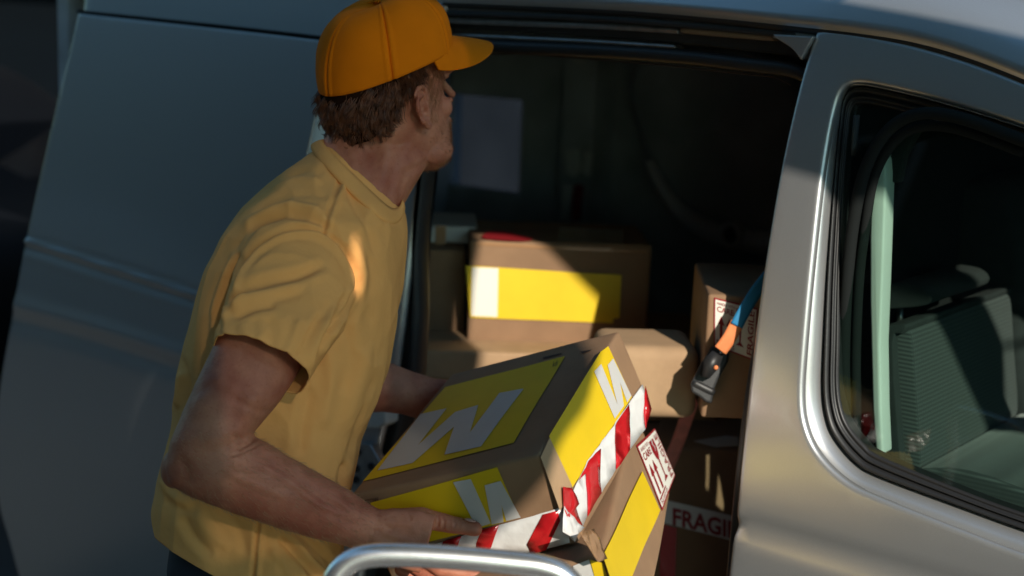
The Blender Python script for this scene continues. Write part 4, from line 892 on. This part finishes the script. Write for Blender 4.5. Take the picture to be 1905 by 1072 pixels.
folds = [
 # armhole seam, shoulder seam
 ([(424,566),(440,515),(463,470),(499,441),(536,428),(577,427),(609,436),(641,462),(659,495),(664,524),(656,556),(638,588),(616,614)], 4.5, -.0042, 'full'),
 ([(428,560),(468,478),(503,450),(540,437),(577,436),(605,445),(633,470),(650,500),(655,524),(648,553),(630,583)], 7, .0026, 'full'),
 ([(636,322),(628,350),(619,375),(608,405),(603,432)], 4, -.0026, 'full'), ([(645,326),(637,352),(628,378),(616,408),(610,434)], 5, .0022, 'full'),
 # folds over the shoulder and down the back
 ([(430,470),(458,430),(500,405),(550,402),(600,418),(636,452)], 11, -.0050), ([(440,450),(470,412),(512,388),(560,384),(606,398)], 10, .0042),
 ([(470,395),(520,368),(575,360),(610,372)], 10, -.0030), ([(500,352),(550,335),(600,340)], 10, .0028), ([(520,332),(565,318),(605,322)], 8, -.0022),
 ([(415,600),(428,540),(452,492)], 8, .0040), ([(402,620),(414,560),(436,500),(450,470)], 9, -.0060), ([(388,640),(400,580),(418,520),(440,470)], 10, .0045), ([(380,700),(385,640),(398,580)], 12, -.0030),
 # sleeve
 ([(424,560),(452,538),(500,520),(560,508),(610,490)], 12, -.0052), ([(428,580),(455,558),(510,542),(570,528)], 11, .0045), ([(425,562),(438,552),(452,543)], 8, -.0075), ([(430,590),(470,575),(515,566)], 10, -.0035),
 ([(655,540),(630,580),(608,620),(592,655)], 9, -.0048), ([(634,560),(606,605),(585,650),(575,690)], 9, .0042), ([(600,580),(575,625),(555,670)], 9, -.0032), ([(560,590),(545,630),(530,665)], 10, .0026), ([(500,590),(505,630),(500,660)], 12, -.0022), ([(450,600),(460,630)], 12, .0024),
 ([(405,618),(450,640),(500,668),(545,695),(574,712)], 3.0, -.0016, 'full'),
 # chest and side
 ([(660,350),(690,390),(712,425)], 10, .0026), ([(640,345),(668,392),(690,440),(700,480)], 10, -.0028), ([(650,440),(668,470),(678,510),(672,560)], 12, .0040), ([(690,470),(694,540),(684,610)], 16, -.0026), ([(640,600),(655,660),(640,740)], 18, -.0035), ([(610,640),(615,720),(600,800)], 16, .0035),
 ([(690,640),(670,720),(640,800)], 14, .0028), ([(580,720),(565,790),(560,850)], 16, -.0040), ([(700,700),(672,780),(650,850)], 10, -.0026),
 # waist and hem
 ([(333,660),(345,700),(352,760)], 10, -.0045), ([(338,690),(334,720),(332,760)], 9, .0050), ([(318,860),(335,880),(370,900)], 12, -.0045), ([(305,890),(320,920),(360,940)], 12, .0042),
 ([(480,975),(476,1010),(471,1072)], 3.5, -.0030, 'full'), ([(488,975),(484,1010),(479,1072)], 5, .0020, 'full'), ([(525,985),(560,1020),(600,1062),(620,1080)], 9, .0052), ([(515,1000),(550,1035),(590,1078)], 9, -.0045), ([(550,985),(590,1020),(625,1055)], 8, -.0038), ([(500,1020),(530,1050),(545,1085)], 9, .0026),
 ([(365,950),(390,990),(430,1020)], 14, .0036), ([(340,960),(360,1000),(395,1035)], 12, -.0036), ([(640,860),(632,900),(625,950)], 9, -.0050), ([(652,850),(646,900),(640,930)], 8, .0036), ([(400,940),(440,975),(460,1040)], 14, -.0028)]
SN = nrm(SV, SF)
folds = [(f[0], f[1]*(.75 if abs(f[2]) > .0025 and f[1] > 6 else 1), f[2]*1.3) + tuple(f[3:]) for f in folds]
SV = sculpt(SV, SF, folds, N=SN)
rg = 1 - np.abs(vnoise(SV*[1.3, 1.3, .6] + vnoise(SV, 5, 8)[:, None]*.05, 13, 6.0)); SV += SN * ((rg**3 - .5)*.0042)[:, None]
SV += SN * (vnoise(SV*[1, 1, .55], 9, 4.0)*.0026 + vnoise(SV*[1.2, 1, .7], 24, 5.0)*.0017)[:, None]
SV = relax(SV, SE, 1, .4)
# open neck, cuffs and hem
from mathutils.bvhtree import BVHTree
tv_, tf_ = loft(tors); bvh = BVHTree.FromPolygons([tuple(v) for v in tv_], [tuple(f) for f in tf_])
me = bpy.data.meshes.new('t_shirt'); me.from_pydata(SV.tolist(), [], SF.tolist()); bm = bmesh.new(); bm.from_mesh(me)
_p = [at_d(286,985,2.33), at_d(460,1102,2.17), at_d(650,1165,2.33), at_d(476,1048,2.49)]; HR = np.array(_p)
HAX = np.cross(HR[0]-HR[2], HR[1]-HR[3]); HAX /= np.linalg.norm(HAX); HAX *= -np.sign(HAX[2])
def cut(A, B, shift, rad, clear_of_trunk=False):
    """Trim past the plane of ring A (axis from ring B to ring A)."""
    ca = A.mean(0); ax = ca - B.mean(0); ax /= np.linalg.norm(ax); ca = ca + ax*shift; sel = []
    if A is HR: ax = HAX
    for f in bm.faces:
        c = np.array(f.calc_center_median()); d = (c - ca) @ ax
        if d < -.008 or np.linalg.norm(c - ca - ax*d) > rad or (d > .12 and A is not HR): continue
        if clear_of_trunk and bvh.find_nearest(Vector(c))[3] < .0025: continue
        sel.append(f)
    g = set(sel)
    for f in sel: g.update(f.edges); g.update(f.verts)
    bmesh.ops.bisect_plane(bm, geom=list(g), dist=1e-5, plane_co=Vector(ca), plane_no=Vector(ax), clear_outer=True)
cut(slv[5], slv[4], 0, .10, True); cut(slf[-1], slf[-2], -.008, .10, True); cut(HR, tors[4], 0, .45); cut(tors[-1], tors[-3], -.004, .11)
seen = set(); small = []
for f in bm.faces:                                   # drop stray scraps left by the trimming
    if f in seen: continue
    isl = [f]; seen.add(f)
    for g in isl:
        for e_ in g.edges:
            for h_ in e_.link_faces:
                if h_ not in seen: seen.add(h_); isl.append(h_)
    if len(isl) < 2000: small += isl
bmesh.ops.delete(bm, geom=small, context='FACES')
bm.to_mesh(me); bm.free()
V_ = np.array([tuple(v.co) for v in me.vertices]); F_ = [tuple(p.vertices) for p in me.polygons]
shirt = obj('t_shirt', V_, F_, M['shirt'], man); solid(shirt, .0022, -1)
# collar: ribbed band round the neck
ci = smooth_poly([(603,262),(607,272),(634,302),(660,328),(686,354),(710,377),(729,391),(741,386),(746,374)], 6)
co = smooth_poly([(578,272),(584,288),(612,320),(638,346),(666,373),(694,398),(724,417),(746,410),(752,392)], 6)
bs = BVHTree.FromPolygons([tuple(v) for v in V_], F_); bb = BVHTree.FromPolygons([tuple(v) for v in BV], [tuple(f) for f in BF])
def hit(tree, p):
    r = ray(p[0], p[1]); l = np.linalg.norm(r); h = tree.ray_cast(Vector(CAM), Vector(r/l)); return h[3]/l if h[0] is not None and h[3]/l < 2.42 else None
w_ = np.sin(np.linspace(0, np.pi, len(ci)))
dO = np.array([min(hit(bs, p) or 9, 2.36 - .05*q) for p, q in zip(co, w_)]) - .002
dI = np.array([min((hit(bb, p) or 9) - .004, 2.36 - .045*q) for p, q in zip(ci, w_)]); dI = np.minimum(dI, dO + .030)
for a in (dO, dI):
    for _ in range(12): a[1:-1] = (a[:-2] + a[1:-1]*2 + a[2:])/4
near_i = np.array([at_d(p[0], p[1], d) for p, d in zip(ci, dI)]); near_o = np.array([at_d(p[0], p[1], d) for p, d in zip(co, dO)])
df = 2.36 + .072*np.sin(np.linspace(0, np.pi, len(ci)))**.7
cf = np.array([603,262]) + (np.array([746,374]) - np.array([603,262]))*np.linspace(0, 1, len(ci))[:, None]; cf[:, 1] -= 16*np.sin(np.linspace(0, np.pi, len(ci)))
far_i = np.array([at_d(p[0], p[1], d) for p, d in zip(cf, df)])[::-1]
cfo = np.array([578,272]) + (np.array([752,392]) - np.array([578,272]))*np.linspace(0, 1, len(ci))[:, None]
far_o = np.array([at_d(p[0], p[1], d) for p, d in zip(cfo, df + .02)])[::-1]
CI = np.concatenate([near_i, far_i[1:-1]]); CO = np.concatenate([near_o, far_o[1:-1]])
for _ in range(3): CI = (np.roll(CI, 1, 0) + CI*2 + np.roll(CI, -1, 0))/4; CO = (np.roll(CO, 1, 0) + CO*2 + np.roll(CO, -1, 0))/4
out = CO - CO.mean(0); out[:, 2] = 0; out /= np.linalg.norm(out, axis=1)[:, None]
lift = out*.0035 + np.array([0, 0, .0035])
obj('collar', *loft([CI - [0,0,.012], CI + out*.0008, CI + lift*.9, CI*.75 + CO*.25 + lift*1.15, CI*.5 + CO*.5 + lift*1.2, CI*.25 + CO*.75 + lift*1.1, CO*.92 + CI*.08 + lift*.7, CO + lift*.1, CO - lift*.8], cap=False), M['shirt'], shirt)

# ---- trousers and shoes ------------------------------------------------
tv = []
HW = hipc
for s in (-1, 1):
    h0 = HW + FH*s*.065 - np.array([0, 0, .03]); f0 = np.array([HW[0], HW[1], 0]) + FH*s*.13 + R0*(.10*s) 
    P = [h0*(1-t) + np.array([f0[0], f0[1], .07])*t + R0*.03*math.sin(math.pi*t) for t in np.linspace(0, 1, 12)]
    tv.append(capsule(P, np.interp(np.linspace(0, 1, 12), [0,.2,.5,.75,1], [.085,.095,.078,.066,.062])))
tv.append(loft([ring((350,930),(605,1000),2.33,.120), ring((318,1000),(612,1070),2.33,.128), ring((312,1080),(618,1150),2.33,.138)]))
TV, TF, TE = remesh(tv, .008, 6, .5)
TV += nrm(TV, TF)*(vnoise(TV, 14, 9)*.004)[:, None]
obj('trousers', TV, TF, M['navy'], man)
for s in (-1, 1):
    f0 = np.array([HW[0], HW[1], 0]) + FH*s*.13 + R0*(.10*s)
    sh = [f0 + hf*[1,1,0]*a + np.array([0, 0, z]) for a, z in ((-.07,.045),(0,.055),(.08,.045),(.16,.032))]
    sv, sf, _ = remesh([capsule(sh, [.042,.045,.044,.034]), boxvf(f0 + [-.0,-.0,0] - .03, f0 + .03)], .006, 4)
    sv[:, 2] = np.maximum(sv[:, 2], .002); obj('shoe', sv, sf, M['shoe'], man)

# ---- cap ------------------------------------------------
NA, NS = 288, 40
cap_t = R(9)
def rimz(th): return .059 + .022*math.cos(th) - .004*math.cos(2*th)
cv = []; cfaces = []
for j in range(NS + 1):
    ph = (math.pi/2)*(j/NS)
    for i in range(NA):
        th = 2*math.pi*i/NA
        ax_, ay = .0935, (.111 if math.cos(th) > 0 else .117)
        rad = math.cos(ph)**.62; hgt = .128*math.sin(ph)**1.02
        sm = min(abs(((math.degrees(th) - 0 + 30) % 60) - 30), 99)
        seam = -.0026*math.exp(-(sm/1.2)**2) + .0020*math.exp(-((sm-3.0)/1.6)**2)
        bulge = .0022*math.cos(R(((math.degrees(th)) % 60 - 30)*3))*math.sin(2*ph)
        k = 1 + (seam + bulge)/.1
        front = max(0, math.cos(th))**2*.010*math.sin(ph)*(math.cos(ph)**.5)
        x = ax_*math.sin(th)*rad*k; y = -.004 + ay*math.cos(th)*rad*k + front; z = rimz(th)*(1 - math.sin(ph)**2*.6) + hgt*(1 + (seam+bulge)/.1*.5) + .010*math.sin(ph)**2
        cv.append((x, y, z))
for j in range(NS):
    for i in range(NA): cfaces.append((j*NA+i, j*NA+(i+1) % NA, (j+1)*NA+(i+1) % NA, (j+1)*NA+i))
cv = np.array(cv); CVW = HVC(cv)
CN = nrm(CVW, cfaces)
CVW += CN*(vnoise(CVW, 16, 3)*.0016 + vnoise(CVW, 40, 6)*.0006)[:, None]
cap_str = [([(735,135),(770,128),(800,110),(818,95)], 7, -.0022), ([(760,140),(790,125),(812,112)], 5, .0016), ([(700,100),(725,108),(740,120)], 6, -.0012), ([(597,158),(640,160),(690,157),(740,147),(800,128)], 3, -.0012, 'full'), ([(630,120),(680,130),(720,128)], 10, .0016), ([(820,20),(838,55),(835,90),(815,118)], 5, -.0010)]
CVW = sculpt(CVW, cfaces, cap_str, N=CN)
cap = obj('cap', CVW, cfaces, M['cap'], man); solid(cap, .0022, -1)
# sweatband edge
rim_i = [i for i in range(NA)]
# stitched seams
for deg in (0, 60, 120, 180, 240, 300):
    for dd in (-3.4, 3.4):
        i0 = (deg + dd)/360*NA; st = []
        for j in range(0, NS-3):
            a, b = int(math.floor(i0)) % NA, (int(math.floor(i0))+1) % NA; f_ = i0 - math.floor(i0)
            st.append(CVW[j*NA+a]*(1-f_) + CVW[j*NA+b]*f_ + CN[j*NA+a]*.0007)
        st = smooth_poly(np.array(st), 3); vf = []
        for q in range(0, len(st)-3, 3): vf.append(tube(st[q:q+2], .0007, 4))
        so_ = obj('stitching', *join(*vf), M['cap_under'], cap); so_['kind'] = 'stuff'
for deg in (30, 90, 150, 210, 270, 330):
    i = int(deg/360*NA); j = int(NS*.36); c = CVW[j*NA+i]; n = CN[j*NA+i]; e1 = np.cross(n, hu); e1 /= np.linalg.norm(e1); e2 = np.cross(n, e1); a = np.linspace(0, 2*np.pi, 15)
    obj('eyelet', *tube(np.array([c + n*.0006 + e1*math.cos(q)*.0038 + e2*math.sin(q)*.0038 for q in a]), .0014, 6), M['cap_under'], cap)
    obj('eyelet_hole', *ellipsoid(c + n*.0004, [e1*.0026, e2*.0026, n*.0006], 10, 6), M['ink'], cap)
tp_ = CVW[-NA:].mean(0); obj('cap_button', *ellipsoid(tp_, [hr_*.008, hf*.008, hu*.0045], 16, 8), M['cap'], cap)
# brim
NB, MB_ = 48, 14; bv = []; 
for j in range(MB_ + 1):
    t = j/MB_
    for i in range(NB + 1):
        th = R(-80 + 160*i/NB); base = np.array([.0935*math.sin(th), -.004 + .111*math.cos(th), rimz(th) + .004])
        reach = .100*max(0.0, math.cos(th*1.10))**.95
        p = base + np.array([0.10*math.sin(th)*reach, reach*t - (1-t)*.004, 0]); p[0] = base[0]*(1 + .10*t*math.cos(th)); 
        p[2] = base[2] + .012*math.cos(th) - .0045*math.sin(th)**2 - .034*(math.sin(th)**2)*t*(reach/.086)**.6 - .016*t*max(0, math.cos(th)) - .008*t*t
        bv.append(p)
bf = [(j*(NB+1)+i, j*(NB+1)+i+1, (j+1)*(NB+1)+i+1, (j+1)*(NB+1)+i) for j in range(MB_) for i in range(NB)]
br = obj('brim', HVC(np.array(bv)), bf, M['cap'], cap); solid(br, .0036, 0); bevel(br, .0012, 2)

# ---- hair ------------------------------------------------
def scalp(th, z):
    zs = [s[0] for s in SL][::-1]; f = np.interp(z, zs, [s[1] for s in SL][::-1]); b = np.interp(z, zs, [s[2] for s in SL][::-1]); w = np.interp(z, zs, [s[3] for s in SL][::-1])
    c, s = math.cos(th), math.sin(th); return np.array([w*math.copysign(abs(s)**.92, s)*(1-.16*max(c, 0)**1.5), (f+b)/2 + (f-b)/2*math.copysign(abs(c)**.88, c), z])
def strand(P, r_, n=4):
    return tube(np.array(P), np.interp(np.linspace(0, 1, len(P)), [0,.15,.7,1], [r_*.7, r_, r_, r_*.25]), n, cap=False)
vf = []; vf2 = []
hr = random.Random(3)
base_r = []
for z in np.linspace(.088, -.046, 16):
    row = []
    for a in np.linspace(R(92), R(268), 40):
        lo_ = float(np.interp(min(a, 2*math.pi-a), [R(90), R(108), R(125), R(150), R(180)], [.045, .012, -.018, -.038, -.044])); zz = max(z, lo_); p = scalp(a, max(zz, -.035)); p[2] = zz + .004
        k = 1.06 + .10*max(0, -math.cos(a))*np.clip((.07-z)/.05, 0, 1); row.append(HC + hr_*p[0]*k + hf*p[1]*k + hu*p[2])
    base_r.append(np.array(row))
under = loft(base_r, cap=False, closed=False)
ho = obj('hair', under[0] + nrm(*under)*(vnoise(under[0], 60, 2)*.003)[:, None], under[1], M['hair_base'], man)
for k in range(430):
    a0 = R(hr.uniform(86, 274)); am_ = min(a0, 2*math.pi - a0); back_ = max(0.0, -math.cos(a0))
    lo_ = float(np.interp(am_, [R(84), R(92), R(108), R(125), R(150), R(180)], [.056, .042, .018, -.006, -.026, -.030])); z00 = lo_ + (max(.004, .059 + .022*math.cos(a0) + .010 - lo_))*hr.random()**.6
    ln = hr.uniform(.034, .058)*(.42 if am_ < R(108) else .75 if am_ < R(122) else 1); ph, fr_, amp_ = hr.uniform(0, 6.28), hr.uniform(75, 135), hr.uniform(.0020, .0052); flare = hr.uniform(.005, .016)*(.35 + .65*back_); kick = hr.uniform(-.002, .012)
    end = lo_ - .020 + hr.uniform(-.014, .012); sw = hr.uniform(-.45, .95)*(1 if math.sin(a0) > 0 else -1)
    for j_ in range(15):
        a = a0 + R(hr.gauss(0, 2.6)); z0 = z00 + hr.gauss(0, .0025); p = scalp(a, z0); P = []; l2 = ln*hr.uniform(.8, 1.1); jo = hr.gauss(0, .0011); jt = hr.gauss(0, .0012)
        out_ = np.array([p[0], p[1], 0]); out_ /= np.linalg.norm(out_); tan = np.array([-out_[1], out_[0], 0])
        for q in np.linspace(0, 1, 10):
            s = q*l2; zz = z0 - s*.78; am2 = a + (a0 - a)*.55*q
            pt = scalp(am2, max(zz, -.04)); pt[2] = max(zz, end)
            o_ = .0035 + flare*math.sin(q*2.0) + amp_*math.sin(fr_*s + ph) + jo*(1-.3*q) + kick*q**3; pt = pt + out_*o_ + tan*(-sw*s*.5 + amp_*.9*math.cos(fr_*s + ph) + jt)
            if zz < end: pt[2] = end + (end - zz)*.3; pt = pt + out_*(end - zz)*.5
            P.append(HC + hr_*pt[0] + hf*pt[1] + hu*pt[2])
        vf.append(strand(P, hr.uniform(.00032, .0006)))
o = obj('hair_locks', *join(*vf), M['hair'], ho); o['kind'] = 'stuff'
# sideburns, stubble, brows
def fuzz(n, fn, parent, m, name, seed):
    g = random.Random(seed); v = []
    for k in range(n):
        P, r_ = fn(g); v.append(tube(np.array(P), np.linspace(r_, r_*.3, len(P)), 3, cap=False))
    o = obj(name, *join(*v), m, parent); o['kind'] = 'stuff'; return o
hv = np.where((np.abs(loc[:, 0]) < .08) & (loc[:, 1] > .005) & (loc[:, 2] < -.028) & (loc[:, 2] > -.128) & (loc[:, 1] < .12))[0]
wgt = np.ones(len(hv)); L_ = loc[hv]
jaw = np.clip((-.040 - L_[:, 2])/.03, 0, 1)*np.clip((L_[:, 1]-.0)/.03, 0, 1) + 2.0*(L_[:, 1] > .07)*(L_[:, 2] < -.045) + .0
jaw += np.clip(1 - np.abs(L_[:, 1] - .03)/.03, 0, 1)*(L_[:, 2] > -.075)*.5
jaw = np.clip(jaw, 0, None) + 1e-6; jaw /= jaw.sum(); NB_ = nrm(BV, BF); pick = rng.choice(hv, 3600, p=jaw)
it_ = iter(pick)
def stub(g):
    i = next(it_); n = NB_[i]; d = n*.6 - hu*.75 + hf*.25 + np.array([g.uniform(-.4,.4) for _ in range(3)]); d /= np.linalg.norm(d)
    chin = 1.6 if (loc[i, 1] > .07 and loc[i, 2] < -.085) else 1.0
    l = g.uniform(.0022, .0048)*chin; p = BV[i] + np.array([g.uniform(-.001,.001) for _ in range(3)]); return [p - n*.0004, p + d*l*.5, p + d*l - hu*l*.1], .00022*chin
fuzz(3600, stub, body, M['hair2'], 'stubble', 5)
sbv = np.where((loc[:, 0] > .045) & (loc[:, 1] > .010) & (loc[:, 1] < .074) & (loc[:, 2] > -.03) & (loc[:, 2] < .066))[0]
den = np.clip(1 - (L_[:1, 0]*0), 0, 1); Ls = loc[sbv]
den = (np.clip((Ls[:, 2]+.005)/.04, 0, 1) + .6*np.exp(-((Ls[:, 1]-.024)/.010)**2))*np.clip((.078-Ls[:, 1])/.03, 0, 1) + 1e-6; den /= den.sum()
it2 = iter(rng.choice(sbv, 620, p=den))
def sideb(g):
    i = next(it2); n = NB_[i]; d = n*.25 - hu*.75 - hf*g.uniform(.2, .9); d /= np.linalg.norm(d); l = g.uniform(.007, .015); p = BV[i]
    return [p - n*.0003, p + d*l*.5 + n*.0012, p + d*l], .00022
fuzz(620, sideb, body, M['hair2'], 'sideburn', 8)
bvx = np.where((np.abs(np.abs(loc[:, 0])-.036) < .020) & (loc[:, 1] > .07) & (np.abs(loc[:, 2]-.039) < .005))[0]
def brow(g):
    i = int(g.choice(bvx)); n = NB_[i]; s = 1 if loc[i, 0] > 0 else -1; d = n*.4 + hr_*s*.8 + hu*.2; d /= np.linalg.norm(d); l = g.uniform(.005, .010); p = BV[i]; return [p, p + d*l*.5, p + d*l], .0003
fuzz(240, brow, body, M['hair2'], 'eyebrow', 9)
# fair hair on the forearm
PX = to_px(BV); fa = np.where((PX[:, 0] > 330) & (PX[:, 0] < 690) & (PX[:, 1] > 800) & (PX[:, 1] < 1025) & ((BV - CAM) @ FW < 2.3))[0]
def ahair(g):
    i = int(g.choice(fa)); n = NB_[i]; d = n*.55 + RT*.7 - UP*.45 + np.array([g.uniform(-.3,.3) for _ in range(3)]); d /= np.linalg.norm(d); l = g.uniform(.005, .011); p = BV[i]; return [p, p + d*l*.5, p + d*l - n*l*.2], .00024
fuzz(3200, ahair, body, M['armhair'], 'arm_hair', 12)
# ================================================================== SHADE: a canvas sail, added out of view to block and shape the sun
SH = np.array([SUN[0], SUN[1], 0]); SH /= np.linalg.norm(SH)
su = np.cross([0, 0, 1.0], SUN); su /= np.linalg.norm(su); sv_ = np.cross(SUN, su)
def sail_pt(u, v, c):
    p = su*u + sv_*v; return p + SUN*((c - p[2])/SUN[2])
SAIL_C = 2.5
out_uv = [(-1.85,2.85),(-.95,2.70),(-.62,2.3),(-.47,2.06),(-.25,1.84),(.02,1.58),(.02,1.36),(-.25,1.62),(-.43,1.78),(-.455,1.74),(-.635,1.925),(-.70,1.985),(-.765,2.0),(-.785,1.9),(-.80,1.70),(-.84,1.58),(-.90,1.48),(-.975,1.42),(-1.03,1.34),(-1.08,1.29),(-1.36,1.275),(-1.42,1.10),(-1.5,.30),(-1.6,-.5),(-4.2,-.5),(-4.2,1.0),(-1.85,1.3)]  # outline cut to set where sun and shade fall
gap_uv = [(-1.219,1.672),(-1.211,1.675),(-1.208,1.72),(-1.212,1.755),(-1.217,1.758),(-1.221,1.72)]  # slit cut to drop a sun patch on the man
net_uv = [(-1.43,1.32),(-1.115,1.32),(-1.10,1.60),(-1.06,1.80),(-1.0,1.86),(-1.0,2.13),(-1.2,2.13),(-1.30,1.86),(-1.43,1.79)]  # area of the added net, shaped to give the man weak sun
v2, f2, _ = fill2d(resample(np.array(out_uv), .03), [resample(np.array(net_uv), .03)], .12)
PS = np.array([sail_pt(a, b, SAIL_C) for a, b in v2])
root = sail_pt(-1.5, 0, SAIL_C)*[1, 1, 0]
sail = thing('added_shade_sail', 'large teal shade sail slung from poles and ropes over the loading place', 'shade sail', root)
o = obj('blocker_canvas', PS, f2, M['blocker_canvas'], sail); solid(o, .004, 0)
for u_, v_ in ((-4.2, -.5), (-4.2, 1.0), (-1.6, -.5)):  # invented supports for the added sail, out of view
    top = sail_pt(u_, v_, SAIL_C); bot = top*[1, 1, 0]
    obj('added_sail_pole', *tube(np.array([bot, (bot+top)/2, top]), .05, 14), M['steel'], sail)
for (u_, v_), end in (((-1.85, 2.85), (-5.0, 5.38, 3.6)), ((-.95, 2.70), (-1.5, 5.38, 3.6)), ((-.47, 2.06), (1.5, 5.38, 3.6)), ((.02, 1.58), (4.5, 5.38, 3.6))):  # ropes of the added sail
    a_ = sail_pt(u_, v_, SAIL_C); obj('added_stay_rope', *tube(np.array([a_, (a_ + np.array(end))/2 - [0, 0, .04], np.array(end)]), .006, 6), M['blocker_canvas'], sail)
obj('added_ridge_rope', *tube(np.array([sail_pt(a, 2.62, SAIL_C) for a in np.linspace(-1.85, -.75, 9)]), .008, 8), M['blocker_canvas'], sail)

net = bpy.data.materials.new('added_netting'); net.use_nodes = True; nt = net.node_tree
mixn = nt.nodes.new('ShaderNodeMixShader'); trn = nt.nodes.new('ShaderNodeBsdfTransparent'); bs = nt.nodes['Principled BSDF']
bs.inputs['Base Color'].default_value = (0.03, 0.12, 0.135, 1); bs.inputs['Roughness'].default_value = 0.9
mixn.inputs[0].default_value = 0.925                    # added net passes a little sun to warm and model the man
nt.links.new(trn.outputs[0], mixn.inputs[1]); nt.links.new(bs.outputs[0], mixn.inputs[2]); nt.links.new(mixn.outputs[0], nt.nodes['Material Output'].inputs['Surface'])
v3, f3, _ = fill2d(resample(np.array(net_uv), .03), [resample(smooth_poly(gap_uv, 4, True), .01)], .08)
obj('added_net_panel', np.array([sail_pt(a, b, SAIL_C) for a, b in v3]), f3, net, sail)
